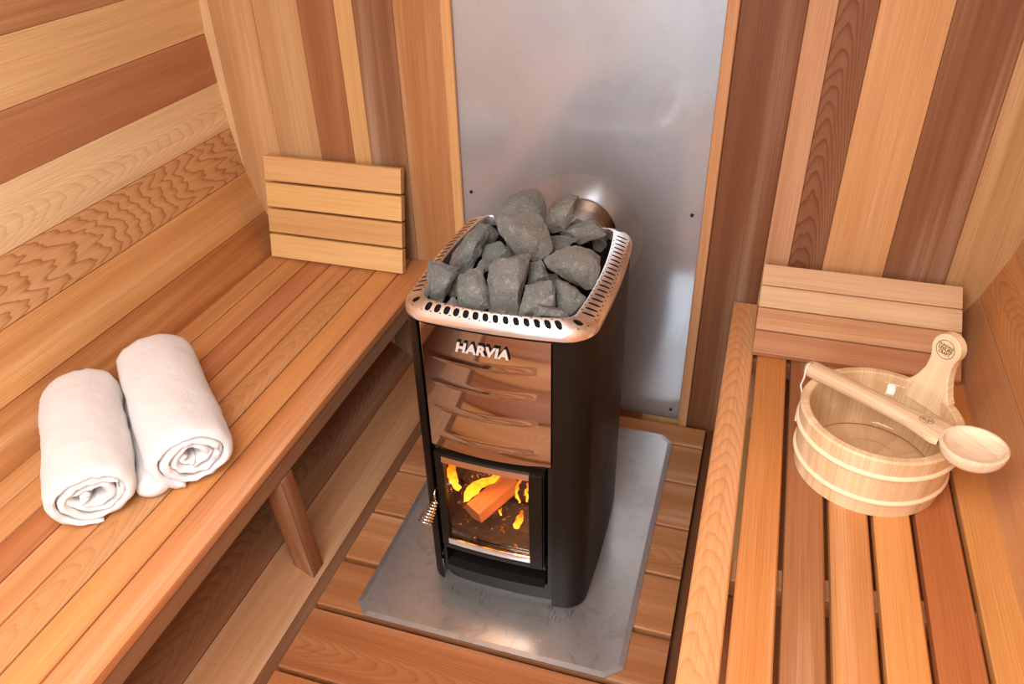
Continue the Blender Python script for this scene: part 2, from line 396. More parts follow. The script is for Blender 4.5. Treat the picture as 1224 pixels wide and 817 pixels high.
# ------------------------------------------------------------------ front wall with glass door (behind the camera)
DX0, DX1, DZ1 = -.42, .20, 1.62
spec = []; x = -1.10; k = 0
tl = [HON, ORA, PALE, RED, HON, PINK, ORA, PALE]
while x < .87:
    x1 = x + .124; spec.append((x, x1, tl[k % 8], (k % 2, .35, .5), 0)); x = x1; k += 1
end_wall(Y0, 1, [(max(a, -1.1), b, t, g, o) for a, b, t, g, o in spec], (DX0 - .05, DX1 + .05, -.02, DZ1 + .05), 'wall_front')
d = bpy.data.objects.new('door_1', None); S.collection.objects.link(d); d.location = ((DX0 + DX1) / 2, Y0, 0); d['kind'] = 'structure'
mb = MB()
for (O, U, V, L, Wd) in (((DX0 - .02, Y0 + .03, -.02), (0, 0, 1), (1, 0, 0), DZ1 + .06, .10), ((DX1 + .02, Y0 + .03, -.02), (0, 0, 1), (1, 0, 0), DZ1 + .06, .10),
                         ((DX0 + .03, Y0 + .03, DZ1 - .01), (1, 0, 0), (0, 0, -1), DX1 - DX0 - .06, .10), ((DX0 + .03, Y0 + .03, .03), (1, 0, 0), (0, 0, -1), DX1 - DX0 - .06, .10)):
    mb.board(O, U, V, L, Wd, .05, HON, (0, .3, .4))
put(mb.build('door_frame', WOOD), d)
mb = MB(); mb.box(DX0 + .025, DX1 - .025, Y0 - .002, Y0 + .004, .07, DZ1 - .05); put(mb.build('door_pane', PANE), d)
mb = MB(); mb.tube([(DX1 - .0, Y0 + .03, .75), (DX1 - .0, Y0 + .075, .77), (DX1 - .0, Y0 + .075, .93), (DX1 - .0, Y0 + .03, .95)], .011, 10); put(mb.build('door_handle', PINE, smooth=True), d)

g_ = simple('outdoor_gravel', (.30, .30, .29), .9); gn = g_.noise(g_.n('ShaderNodeNewGeometry').outputs['Position'], 40, 4, .6)
g_.l(g_.mix(gn, (.2, .2, .19), (.42, .42, .41)), g_.b.inputs['Base Color'])
mb = MB(); mb.box(-6, 6, -9, 3, -.45, -.40); struct(mb.build('ground', g_.m))
# ------------------------------------------------------------------ duckboard floor
mb = MB()
fb = [(.590, .666, lin(196, 132, 82)), (.4455, .5835, lin(184, 122, 78)), (.293, .4395, lin(184, 118, 76)), (.145, .287, lin(186, 120, 76)), (-.006, .138, lin(190, 124, 78)), (-.139, -.018, lin(174, 108, 66)),
      (-.297, -.151, lin(170, 102, 60)), (-.45, -.306, lin(184, 112, 64)), (-.60, -.457, ORA), (-.75, -.607, RED), (-.90, -.757, ORA), (-1.05, -.907, RED), (-1.2, -1.057, ORA), (-1.35, -1.207, RED), (-1.5, -1.357, ORA), (-1.65, -1.507, ORA), (-1.8, -1.657, RED)]
for i, (a, b, t) in enumerate(fb):
    mb.board((-.485, (a + b) / 2, 0), (1, 0, 0), (0, 1, 0), .742, b - a, .022, t, (1 if i in (6, 3, 8) else 0, .55, .55), .003, .02)
for x in (-.42, -.12, .18):
    mb.board((x, -1.8, -.0225), (0, 1, 0), (-1, 0, 0), 2.45, .045, .04, BRN, (0, .3, .3))
struct(mb.build('floor', WOOD))

# ------------------------------------------------------------------ benches
def bench(name, label, loc, xs, tones, gap, front_x, rail_dir, ys=(-1.85, .683), z=.4):
    t = thing(name, label, 'bench', loc)
    for (x0, x1), (tone, gr) in zip(xs, tones):
        mb = MB(); mb.board(((x0 + x1) / 2, ys[0], z), (0, 1, 0), (-1, 0, 0), ys[1] - ys[0], x1 - x0 - gap, .022, tone, gr, .0025, random.uniform(-.02, .02))
        mb.build('slat', WOOD, t)
    return t
lx = [(-.581, -.507), (-.648, -.581), (-.716, -.648), (-.782, -.716), (-.849, -.782), (-.915, -.849), (-.972, -.915)]
bl = bench('left_bench', 'wide slatted cedar bench carrying the rolled towels', (-.74, -.55, 0), lx,
           [(lin(208, 132, 82), (0, .25, .6)), (lin(216, 142, 84), (0, .3, .35)), (lin(204, 138, 86), (1, .4, .3)), (lin(212, 144, 92), (0, .3, .5)), (lin(190, 116, 72), (0, .3, .4)), (lin(210, 144, 90), (0, .5, .4)), (lin(212, 146, 92), (0, .4, .4))], .004, -.507, 1)
mb = MB(); mb.board((-.5125, -1.85, .3545), (0, 1, 0), (0, 0, 1), 2.53, .044, .035, lin(158, 110, 78), (0, .6, .6), .004); mb.build('front_rail', WOOD, bl)
for y in (-1.45, -.75, -.11, .45):
    mb = MB(); mb.board((-.549, y, .3765), (-1, 0, 0), (0, 1, 0) if False else (0, -1, 0), .37, .04, .04, BRN, (0, .3, .3)); mb.build('cross_beam', WOOD, bl)
def brace(y, parent):
    # square post from under the front rail down onto the curved stave, cut to the stave's slope
    A = Vector((-.510, y, .3335)); B = Vector((-.520, y + .042, -.03)); mb = MB()
    mb.board(A, B - A, (0, 1, 0), (B - A).length, .045, .045, lin(158, 96, 58), (0, .7, .8), .002)
    for v in mb.v:
        if v.z < .1: v.z = (BX - v.x - .40) * .65 - .002
        elif v.z > .3: v.z = .3325
    return mb.build('leg', WOOD, parent)
brace(-.1075, bl); brace(-1.30, bl)
rx = [(.275, .342), (.342, .413), (.413, .484), (.484, .555), (.555, .623), (.623, .697), (.697, .772)]
br = bench('right_bench', 'slatted cedar bench carrying the wooden bucket', (.52, -.55, 0), rx,
           [(lin(228, 154, 100), (1, .45, .3)), (lin(212, 132, 72), (0, .5, .3)), (lin(178, 116, 74), (0, .35, 1.0)), (lin(210, 138, 82), (0, .4, .5)), (lin(222, 146, 82), (0, .25, .25)), (lin(184, 106, 60), (0, .3, .3)), (lin(218, 146, 82), (0, .25, .25))], .0095, .275, -1)
mb = MB(); mb.board((.287, -1.85, .355), (0, 1, 0), (0, 0, -1), 2.53, .045, .03, BRN, (0, .4, .4), .002); mb.build('front_rail', WOOD, br)
for y in (-1.3, -.135, .50):
    mb = MB(); mb.board((.318, y, .3765), (1, 0, 0), (0, 1, 0), .40, .042, .04, lin(200, 140, 92), (0, .3, .3)); mb.build('cross_beam', WOOD, br)
for y in (-1.3, -.135):
    A = Vector((.355, y, .3355)); B = Vector((.375, y, .075))
    mb = MB(); mb.board(A, (B - A), (0, 1, 0), (B - A).length, .045, .045, RED, (0, .5, .5)); mb.build('leg', WOOD, br)

# ------------------------------------------------------------------ backrests
def backrest(label, x0, x1, bot, top, tones, pitch, gap, cleats, group=None):
    """bot/top: (y,z) of the front face at its lower and upper edge"""
    b = Vector((0, *bot)); tp = Vector((0, *top)); up = (tp - b).normalized(); L = (tp - b).length
    t = thing('slatted_backrest', label, 'backrest', ((x0 + x1) / 2, bot[0], .4))
    n = 4; w = (L - 3 * gap) / 4
    for i in range(n):
        c = b + up * (w / 2 + i * (w + gap))
        mb = MB(); mb.board((x0, c.y, c.z), (1, 0, 0), up, x1 - x0, w, .02, tones[i][0], tones[i][1], .002, random.uniform(-.02, .02)); mb.build('slat', WOOD, t)
    nrm = Vector((1, 0, 0)).cross(up)
    for xc in cleats:
        O = b - nrm * .0203 + up * .004
        mb = MB(); mb.board((xc, O.y, O.z), up, (-1, 0, 0), L - .012, .042, .021, BRN if x0 > 0 else lin(150, 92, 56), (0, .3, .3))
        for v in mb.v: v.z = max(v.z, .4006)
        mb.build('cleat', WOOD, t)
    return t
backrest('pale slatted wooden backrest standing upright on the towel bench', -.955, -.562, (.590, .4065), (.643, .676),
         [(lin(232, 176, 112), (0, .2, .15)), (lin(226, 168, 108), (0, .3, .35)), (lin(232, 174, 110), (0, .2, .12)), (lin(228, 168, 110), (0, .25, .25))], .069, .0062, (-.90, -.615))
backrest('slatted wooden backrest leaning low behind the bucket', .334, .747, (.449, .4190), (.645, .533),
         [(lin(208, 144, 104), (0, .3, .45)), (lin(224, 164, 120), (0, .3, .5)), (lin(238, 190, 146), (0, .25, .45)), (lin(232, 180, 138), (0, .25, .4))], .06, .0035, (.362, .70))

# ------------------------------------------------------------------ steel heat shield sheet on the back wall
SC = Vector((-.11, YW, .535))   # flue centre on the wall
def sheet_with_hole(x0, x1, z0, z1, c, r, y0, y1, n=64):
    mb = MB()
    def bd(a):
        dx, dz = math.cos(a), math.sin(a); k = []
        if dx > 1e-9: k.append((x1 - c.x) / dx)
        if dx < -1e-9: k.append((x0 - c.x) / dx)
        if dz > 1e-9: k.append((z1 - c.z) / dz)
        if dz < -1e-9: k.append((z0 - c.z) / dz)
        q = min(k); return (c.x + dx * q, c.z + dz * q)
    ang = [2 * PI * i / n for i in range(n)] + [math.atan2(z - c.z, x - c.x) % (2 * PI) for x in (x0, x1) for z in (z0, z1)]
    ang = sorted(ang); n = len(ang)
    V = []
    for y in (y0, y1):
        for a in ang: bx, bz = bd(a); V += [(bx, y, bz), (c.x + r * math.cos(a), y, c.z + r * math.sin(a))]
    Fc = []
    for i in range(n):
        j = (i + 1) % n; o = 2 * n
        Fc += [(2 * i, 2 * i + 1, 2 * j + 1, 2 * j), (o + 2 * i, o + 2 * j, o + 2 * j + 1, o + 2 * i + 1), (2 * i, 2 * j, o + 2 * j, o + 2 * i), (2 * i + 1, o + 2 * i + 1, o + 2 * j + 1, 2 * j + 1)]
    mb.add(V, Fc); return mb
hs = thing('steel_heat_shield', 'tall brushed steel sheet on the end wall behind the stove', 'heat shield', (-.118, YW, 0))
sheet_with_hole(-.414, .179, .004, 1.83, SC, .0985, YW - .0035, YW - .001).build('sheet', PANEL, hs)
for (x, z) in ((-.393, .616), (.156, .615), (.157, .035), (-.393, .035), (-.393, 1.2), (.156, 1.2)):
    mb = MB(); mb.tube([(x, YW - .0035, z), (x, YW - .006, z), (x, YW - .0075, z)], [.0042, .0042, .0025], 12); mb.build('screw', HOLE, hs, smooth=False)
mb = MB(); mb.board((-.41, YW - .001, -.006), (1, 0, 0), (0, 0, 1), .585, .012, .001, BRN)   # dark gap strip below the sheet
# flue ring and pipe
def ylathe(mb, prof, c, seg=64):
    b = len(mb.v); n = len(prof)
    for (r, y) in prof:
        for k in range(seg):
            a = 2 * PI * k / seg; mb.v.append(Vector((c.x + r * math.cos(a), c.y + y, c.z + r * math.sin(a))))
    for i in range(n - 1):
        for k in range(seg):
            k2 = (k + 1) % seg; mb.face((b + i * seg + k, b + (i + 1) * seg + k, b + (i + 1) * seg + k2, b + i * seg + k2))
fl = thing('flue_collar', 'round polished steel flue collar in the heat shield behind the stones', 'flue collar', (SC.x, YW, SC.z))
mb = MB(); ylathe(mb, [(.156, -.0036), (.150, -.0039), (.135, -.0046), (.112, -.0058), (.097, -.0064), (.0925, -.0058), (.0915, -.003), (.0915, -.0005)], SC); mb.build('collar_ring', FLUE, fl, smooth=True)
mb = MB(); ylathe(mb, [(.0912, -.005), (.0900, -.0016)], SC); mb.build('collar_sleeve', IRON, fl, smooth=True)
mb = MB(); ylathe(mb, [(.0900, -.0016), (.066, -.0016)], SC); mb.build('collar_reflection_disc', steel('recess_reflection_steel', (.22, .15, .11), .18, .26).m, fl)  # disc closing the recess, its brown wood reflection put into the colour
PC = Vector((-.11, 0, .535))
mb = MB(); ylathe(mb, [(.066, .36), (.066, .45), (.069, .455), (.069, .47), (.066, .475), (.066, .72)], PC, 48)
tag(mb.build('flue_pipe', FLUE, smooth='auto'), 'shiny steel flue pipe running from the stove into the wall collar', 'pipe')

# ------------------------------------------------------------------ floor plate
def poly_plate(pts, z0, z1, bev):
    mb = MB(); n = len(pts); c = sum((Vector(p) for p in pts), Vector((0, 0))) / n
    ins = []
    for i in range(n):
        p = Vector(pts[i]); a = Vector(pts[i - 1]); b = Vector(pts[(i + 1) % n])
        d1 = (p - a).normalized(); d2 = (b - p).normalized(); n1 = Vector((-d1.y, d1.x)); n2 = Vector((-d2.y, d2.x)); q = (n1 + n2); ins.append(p + q * (bev / q.dot(n1)))
    V = [(p[0], p[1], z0) for p in pts] + [(p[0], p[1], z1 - .0018) for p in pts] + [(p[0], p[1], z1) for p in ins]
    Fc = [tuple(range(2 * n, 3 * n)), tuple(range(n))[::-1]]
    for i in range(n):
        j = (i + 1) % n; Fc += [(i, j, n + j, n + i), (n + i, n + j, 2 * n + j, 2 * n + i)]
    mb.add(V, Fc); return mb
hp = [n for n in PLATE.node_tree.nodes if n.type == 'BSDF_PRINCIPLED']; h_ = NT('tmp'); bpy.data.materials.remove(h_.m)
class PT(NT):
    def __init__(s, m): s.m = m; s.t = m.node_tree; s.N = s.t.nodes
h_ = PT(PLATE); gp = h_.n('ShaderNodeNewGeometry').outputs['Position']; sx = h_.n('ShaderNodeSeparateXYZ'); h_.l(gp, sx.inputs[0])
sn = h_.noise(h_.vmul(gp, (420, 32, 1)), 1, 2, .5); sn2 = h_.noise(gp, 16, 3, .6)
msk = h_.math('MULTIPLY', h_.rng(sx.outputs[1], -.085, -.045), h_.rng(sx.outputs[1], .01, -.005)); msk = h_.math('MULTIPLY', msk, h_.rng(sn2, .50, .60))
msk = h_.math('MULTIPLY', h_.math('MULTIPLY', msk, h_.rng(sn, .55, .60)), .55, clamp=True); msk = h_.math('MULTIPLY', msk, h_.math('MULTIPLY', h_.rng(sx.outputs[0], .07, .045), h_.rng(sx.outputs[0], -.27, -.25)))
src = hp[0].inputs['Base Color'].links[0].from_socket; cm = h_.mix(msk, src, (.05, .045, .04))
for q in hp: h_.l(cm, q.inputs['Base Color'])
pl = [(-.372, -.142), (.146, -.142), (.179, -.112), (.179, .582), (.150, .612), (-.372, .612), (-.40, .582), (-.40, -.112)]
tag(poly_plate(pl, .0005, .005, .012).build('hearth_plate', PLATE), 'scuffed steel plate with clipped corners on the floor under the stove', 'hearth plate')

# ------------------------------------------------------------------ the stove
SX = -.101
st = thing('sauna_stove', 'black wood-burning sauna stove with steel front and slotted rim', 'stove', (SX, .17, .005))
def rrect(hw, y0, y1, r, bf, bs, nf=30, ns=32, nc=6, skip_front=None):
    """rounded rectangle path, counter-clockwise from front left; returns list of (x,y), with bulging front (bf) and sides (bs)"""
    P = []
    x0, x1 = SX - hw, SX + hw
    def fb(x): t = (x - SX) / hw; return -bf * (1 - t * t)
    def sb(y): t = (y - (y0 + y1) / 2) / ((y1 - y0) / 2); return bs * (1 - t * t)
    for i in range(nf + 1):
        x = x0 + r + (x1 - x0 - 2 * r) * i / nf; P.append((x, y0))
    for i in range(1, nc): a = -PI / 2 + PI / 2 * i / nc; P.append((x1 - r + r * math.cos(a), y0 + r + r * math.sin(a)))
    for i in range(ns + 1): P.append((x1, y0 + r + (y1 - y0 - 2 * r) * i / ns))
    for i in range(1, nc): a = PI / 2 * i / nc; P.append((x1 - r + r * math.cos(a), y1 - r + r * math.sin(a)))
    for i in range(nf + 1): P.append((x1 - r - (x1 - x0 - 2 * r) * i / nf, y1))
    for i in range(1, nc): a = PI / 2 + PI / 2 * i / nc; P.append((x0 + r + r * math.cos(a), y1 - r + r * math.sin(a)))
    for i in range(ns + 1): P.append((x0, y1 - r - (y1 - y0 - 2 * r) * i / ns))
    for i in range(1, nc): a = PI + PI / 2 * i / nc; P.append((x0 + r + r * math.cos(a), y0 + r + r * math.sin(a)))
    Q = []
    ym = (y0 + y1) / 2
    for (x, y) in P:
        wf = max(0, min(1, (ym - y) / (ym - y0))) ; t = max(-1, min(1, (x - SX) / hw))
        ty = max(-1, min(1, (y - ym) / (y1 - ym)))
        Q.append((x + math.copysign(bs * (1 - ty * ty), x - SX) * min(1, abs(x - SX) / (hw * .8)), y - bf * (1 - t * t) * wf ** 3))
    return Q
# body shell: bent black sheet, open at the front between the two wrapped edges
def shell(path, z0, z1, th, mat, name, parent, nz=1, zfun=None):
    mb = MB(); n = len(path)
    nor = []
    for i in range(n):
        a = Vector(path[max(i - 1, 0)]); b = Vector(path[min(i + 1, n - 1)]); d = (b - a).normalized(); nor.append(Vector((d.y, -d.x)))
    b = 0
    for s_ in (0, 1):
        for k in range(nz + 1):
            z = z0 + (z1 - z0) * k / nz
            for i in range(n): p = Vector(path[i]) - nor[i] * th * s_; mb.v.append(Vector((p.x, p.y, z)))
    m_ = (nz + 1) * n
    for k in range(nz):
        for i in range(n - 1):
            q = k * n + i; mb.face((q, q + 1, q + n + 1, q + n)); mb.face((m_ + q, m_ + q + n, m_ + q + n + 1, m_ + q + 1))
    for i in range(n - 1):
        mb.face((i, m_ + i, m_ + i + 1, i + 1)); t = nz * n; mb.face((t + i, t + i + 1, m_ + t + i + 1, m_ + t + i))
    for e in (0, n - 1):
        for k in range(nz): q = k * n + e; mb.face((q, m_ + q, m_ + q + n, q + n) if e == n - 1 else (q, q + n, m_ + q + n, m_ + q))
    return mb.build(name, mat, parent, smooth='auto')
outer = rrect(.1685, -.005, .375, .036, .012, .007, nf=60)
side_path = [p for p in outer if not (p[1] < .10 and -.238 < p[0] < .002)]
# rotate list so that it starts at the right front edge
k0 = min(range(len(side_path)), key=lambda i: (abs(side_path[i][0] - .002) + (0 if side_path[i][1] < .1 else 9)))
side_path = side_path[k0:] + side_path[:k0]
shell(side_path, .011, .690, .003, BLACK, 'side_shell', st, 1)
# lower curved toe of the shell: recessed plinth
base = rrect(.157, .012, .365, .05, .010, .008, nf=40)
mb = MB(); n = len(base); mb.add([(x, y, .0062) for x, y in base] + [(x, y, .030) for x, y in base], [(i, (i + 1) % n, n + (i + 1) % n, n + i) for i in range(n)] + [tuple(range(n))[::-1], tuple(range(n, 2 * n))])
mb.build('plinth', IRON, st)
def front_y(x): return -.005 - .012 * (1 - ((x - SX) / .170) ** 2)
# mirror-polished front plate with four pressed crescents
NXp, NZp = 120, 150; xa, xb, za, zb = -.238, .002, .400, .690
def ridge(x, z):
    h = 0
    tx = (x + .1225) / .1
    if abs(tx) < 1:
        env = (1 - tx * tx) ** .6
        for zc in (.612, .556, .4965, .4285):
            zz = zc - .007 * (1 - tx * tx) ; d_ = (z - zz)
            if 0 <= d_ < .013: h = max(h, env * .0017 * (1 - d_ / .013) ** 1.5)
            elif -.003 < d_ < 0: h = max(h, env * .0017 * (1 + d_ / .003))
    return h
mb = MB()
for j in range(NZp + 1):
    for i in range(NXp + 1):
        x = xa + (xb - xa) * i / NXp; z = za + (zb - za) * j / NZp
        if j < 6: z -= (1 - j / 6) * .010 * (1 - ((x + .118) / .12) ** 2)
        mb.v.append(Vector((x, front_y(x) + .004 - ridge(x, z), z)))
for j in range(NZp):
    for i in range(NXp):
        q = j * (NXp + 1) + i; mb.face((q, q + 1, q + NXp + 2, q + NXp + 1))
fp = mb.build('front_plate', MIRROR, st, smooth=True, label='mirror polished steel front plate')
fp.modifiers.new('thickness', 'SOLIDIFY').thickness = .0015; fp.modifiers['thickness'].offset = -1
# maker's badge
def text_mesh(txt, size, extrude, offset=0, shear=0, spacing=1):
    c = bpy.data.curves.new('t', 'FONT'); c.body = txt; c.size = size; c.extrude = extrude; c.offset = offset; c.shear = shear; c.space_character = spacing
    c.align_x = 'CENTER'; c.align_y = 'CENTER'; c.resolution_u = 4
    o = bpy.data.objects.new('t', c); S.collection.objects.link(o); bpy.context.view_layer.update()
    me = bpy.data.meshes.new_from_object(o.evaluated_get(bpy.context.evaluated_depsgraph_get())); S.collection.objects.unlink(o); bpy.data.objects.remove(o)
    me.materials.clear(); return me
def text_obj(name, txt, size, extrude, M, mat, parent, offset=0, shear=0, sx=1, spacing=1, bend=None):
    me = text_mesh(txt, size, extrude, offset, shear, spacing)
    for v in me.vertices:
        p = Vector((v.co.x * sx, v.co.y, v.co.z)); p = M @ p
        if bend: p = bend(p)
        v.co = p
    me.materials.append(mat); o = bpy.data.objects.new(name, me); S.collection.objects.link(o); put(o, parent); return o
Mb = Matrix.Translation((-.121, 0, .644)) @ Matrix.Rotation(math.radians(90), 4, 'X')
bend = lambda p: Vector((p.x, p.y + front_y(p.x) + .004, p.z))
text_obj('badge_shadow_backing', 'HARVIA', .0285, .0006, Matrix.Translation((.0007, -.0016, .0012)) @ Mb, SOOT_SHADE, st, .0020, .22, .92, 1.08, bend)  # dark base of the letters, shifted so it also paints their shadow
text_obj('badge_letters', 'HARVIA', .0265, .0008, Matrix.Translation((0, -.0038, 0)) @ Mb, SILVER, st, .0011, .22, .98, 1.08, bend)

# firebox: dark lined box open to the front
def box_open(x0, x1, y0, y1, z0, z1, name, mat, parent):
    mb = MB(); v = [(x, y, z) for z in (z0, z1) for y in (y0, y1) for x in (x0, x1)]
    mb.add(v, [(0, 1, 3, 2), (4, 6, 7, 5), (2, 3, 7, 6), (0, 2, 6, 4), (1, 5, 7, 3)])
    return mb.build(name, mat, parent)
box_open(-.235, -.012, -.004, .27, .135, .395, 'firebox', SOOT_SHADE, st)
# front face framing around the door (black cast front)
def plate_hole(x0, x1, z0, z1, hx0, hx1, hz0, hz1, y0, y1, mb):
    """rect frame, bent to the front curve"""
    def P(x, z, y): return Vector((x, front_y(x) + y, z))
    def quadbar(a0, a1, b0, b1):
        n = 10; b = len(mb.v)
        for i in range(n + 1):
            x = a0 + (a1 - a0) * i / n
            mb.v += [P(x, b0, y0), P(x, b1, y0), P(x, b1, y1), P(x, b0, y1)]
        for i in range(n):
            q = b + 4 * i
            for k in range(4): k2 = (k + 1) % 4; mb.face((q + k, q + 4 + k, q + 4 + k2, q + k2))
        mb.face((b, b + 1, b + 2, b + 3)); q = b + 4 * n; mb.face((q + 3, q + 2, q + 1, q))
    quadbar(x0, x1, hz1, z1); quadbar(x0, x1, z0, hz0); quadbar(x0, hx0, hz0, hz1); quadbar(hx1, x1, hz0, hz1)
mb = MB(); plate_hole(-.238, .002, .030, .400, -.232, -.006, .060, .388, .012, .018, mb); mb.build('front_frame', IRON, st)
# door
dr_ = MB(); plate_hole(-.232, -.010, .128, .386, -.214, -.040, .150, .378, -.002, .012, dr_)
door = dr_.build('door', BLACK, st)
def bar(x0, x1, z0, z1, y0, y1, name, mat, parent, lab=None):
    mb = MB(); n = 12
    for i in range(n + 1):
        x = x0 + (x1 - x0) * i / n
        for (z, y) in ((z0, y0), (z1, y0), (z1, y1), (z0, y1)): mb.v.append(Vector((x, front_y(x) + y, z)))
    for i in range(n):
        q = 4 * i
        for k in range(4): k2 = (k + 1) % 4; mb.face((q + k, q + 4 + k, q + 4 + k2, q + k2))
    mb.face((0, 1, 2, 3)); q = 4 * n; mb.face((q + 3, q + 2, q + 1, q))
    o = mb.build(name, mat, parent)
    if lab: o['label'] = lab
    return o
bar(-.214, -.040, .152, .376, .002, .005, 'door_glass', DOORGLASS, door)
bar(-.216, -.038, .366, .381, -.0050, -.0018, 'steel_strip', TRIMST, door, 'bright steel strip above the glass')
bar(-.216, -.038, .139, .154, -.0050, -.0018, 'steel_strip', TRIMST, door, 'bright steel strip below the glass')
bar(-.037, -.012, .130, .384, -.010, -.0021, 'hinge_bar', BLACK, door)
# spiral handle
P = []
A = Vector((-.236, -.019, .2836)); P += [A + Vector((0, .016, .001)), A + Vector((0, .004, .001)), A + Vector((0, -.002, -.003)), A + Vector((.001, -.004, -.010))]
ax0 = Vector((-.232, -.027, .267)); ax1 = Vector((-.245, -.060, .234)); ax = (ax1 - ax0).normalized(); e1 = ax.orthogonal().normalized(); e2 = ax.cross(e1)
turns = 8; N_ = turns * 18
for i in range(N_ + 1):
    t = i / N_; r = .0050 + .0085 * min(1, t * 1.3); an = t * turns * 2 * PI
    P.append(ax0 + (ax1 - ax0) * t + (e1 * math.cos(an) + e2 * math.sin(an)) * r)
mb = MB(); mb.tube(P, .0017, 8); mb.build('handle', TRIMST, door, smooth=True, label='coiled chrome wire handle')
# ash opening and drawer lip under the door
box_open(-.228, -.010, -.002, .22, .062, .126, 'ash_box', SOOT_SHADE, st)
bar(-.228, -.012, .058, .066, -.002, .020, 'ash_lip', IRON, st)
bar(-.230, -.008, .118, .127, .001, .03, 'ash_shelf', IRON, st)
# feet screws
for x in (.045, -.26):
    mb = MB(); mb.tube([(x, .03, .0052), (x, .03, .03)], .006, 10); mb.build('foot', TRIMST, st)

# slotted rim
def rim(parent):
    NFc, NSc = 14, 19
    def ring(hw, y0, y1, r, bf, bs): return rrect(hw, y0, y1, r, bf, bs, nf=NFc * 4, ns=NSc * 4, nc=12)
    specs = [  # (hw, y0, y1, r, bulge front, bulge side, z)
        (.1330, .010, .349, .016, .017, .013, .700), (.1330, .010, .349, .016, .017, .013, .7190), (.1340, .009, .350, .017, .017, .013, .7210), (.1358, .007, .352, .018, .017, .013, .7208),
        (.1645, -.0065, .3765, .038, .014, .009, .7085), (.1680, -.0095, .3795, .042, .014, .009, .7035), (.1700, -.012, .3815, .045, .014, .009, .698), (.1700, -.012, .3815, .045, .014, .009, .6895), (.1675, -.009, .379, .044, .014, .009, .6875)]
    R = [[Vector((x, y, s[6])) for x, y in ring(*s[:6])] for s in specs]
    n = len(R[0]); mb = MB()
    for k in (0, 1, 2, 4, 5, 6, 7):
        b = len(mb.v); mb.v += R[k] + R[k + 1]
        for i in range(n): j = (i + 1) % n; mb.face((b + i, b + j, b + n + j, b + n + i))
    # slotted band between ring 3 and 4, cells of 4 path steps
    In, Out = R[3], R[4]
    def P(s_, t):
        s_ %= n; i = int(s_); f = s_ - i; a = In[i].lerp(In[(i + 1) % n], f); b = Out[i].lerp(Out[(i + 1) % n], f); p = a.lerp(b, t)
        p.z += .0010 * math.sin(PI * t); return p
    segs = []; pos = 0
    for ncell, kind in ((NFc, 'f'), (3, 'c'), (NSc, 's'), (3, 'c'), (NFc, 'b'), (3, 'c'), (NSc, 's'), (3, 'c')):
        for c in range(ncell): segs.append((pos, kind, c)); pos += 4
    for (s0, kind, c) in segs:
        slot = not (kind == 'c' and c != 1)
        sa, sb = (1.25, .41) if kind in 'fb' else (.68, .38)
        if kind == 'c': sa, sb = 1.3, .28
        tc_ = .56 if kind in 'fb' else .5
        K = 20; b = len(mb.v)
        if not slot:
            M = 6
            for a in range(5):
                for t in range(M + 1): mb.v.append(P(s0 + a, t / M))
            for a in range(4):
                for t in range(M): q = b + a * (M + 1) + t; mb.face((q, q + M + 1, q + M + 2, q + 1))
            continue
        for k in range(K):
            an = 2 * PI * k / K; cx, cy = math.cos(an), math.sin(an)
            m_ = max(abs(cx), abs(cy)); rx_, ry_ = cx / m_, cy / m_
            ex = math.copysign(abs(cx) ** .8, cx); ey = math.copysign(abs(cy) ** .8, cy)
            sk = .35 * cy
            mb.v.append(P(s0 + 2 + 2 * rx_, .5 + .5 * ry_))
            mb.v.append(P(s0 + 2 + sa * (ex + sk * .6), tc_ + sb * ey))
            q = P(s0 + 2 + sa * (ex + sk * .6), tc_ + sb * ey); mb.v.append(q + Vector((0, 0, -.006)))
        mb.face([b + 3 * k + 2 for k in range(K)], None, 1)  # slots are closed pockets, the darkness inside painted black
        for k in range(K):
            k2 = (k + 1) % K
            mb.face((b + 3 * k, b + 3 * k2, b + 3 * k2 + 1, b + 3 * k + 1)); mb.face((b + 3 * k + 1, b + 3 * k2 + 1, b + 3 * k2 + 2, b + 3 * k + 2), None, 1)
    return mb.build('slotted_rim', [RIM, SOOT_SHADE], parent, smooth='auto', merge=.00002, label='polished steel rim pierced with slots')
rim(st)
# black tray under the slots and basin for the stones
tray_o = rrect(.162, -.010, .372, .045, .012, .008); tray_i = rrect(.1325, .012, .347, .016, .017, .013)
n = len(tray_o); mb = MB()
mb.add([(x, y, .683) for x, y in tray_o] + [(x, y, .697) for x, y in tray_i] + [(x * .93 + SX * .07, y * .93 + .17 * .07, .56) for x, y in tray_i],
       [(i, (i + 1) % n, n + (i + 1) % n, n + i) for i in range(n)] + [(n + i, n + (i + 1) % n, 2 * n + (i + 1) % n, 2 * n + i) for i in range(n)] + [tuple(range(2 * n, 3 * n))])
mb.build('stone_basin', SOOT_SHADE, st)

# fire
lg = MB()
def prism(mb, A, B, prof, up=Vector((0, 0, 1)), tone=None, grain=(0, .3, .3), sc=(1, 1)):
    A, B = Vector(A), Vector(B); U = (B - A).normalized(); X = U.cross(up).normalized(); Y = X.cross(U); n = len(prof); off = random.uniform(0, 30)
    b = len(mb.v); L = (B - A).length
    for q, s_ in ((A, sc[0]), (B, sc[1])):
        for (x, y) in prof: mb.v.append(q + X * x * s_ + Y * y * s_)
    for i in range(n):
        j = (i + 1) % n
        mb.face((b + i, b + j, b + n + j, b + n + i), ([(off, prof[i][0] * 1 + prof[i][1], 0), (off, prof[j][0] + prof[j][1], 0), (off + L, prof[j][0] + prof[j][1], 0), (off + L, prof[i][0] + prof[i][1], 0)], tone, grain))
    mb.face([b + i for i in range(n)][::-1], ([(off, x, y) for x, y in prof][::-1], hx(tone, (0, 0, 0), .1), grain)); mb.face([b + n + i for i in range(n)], ([(off, x, y) for x, y in prof], tone, grain))
LT = lin(214, 142, 96)
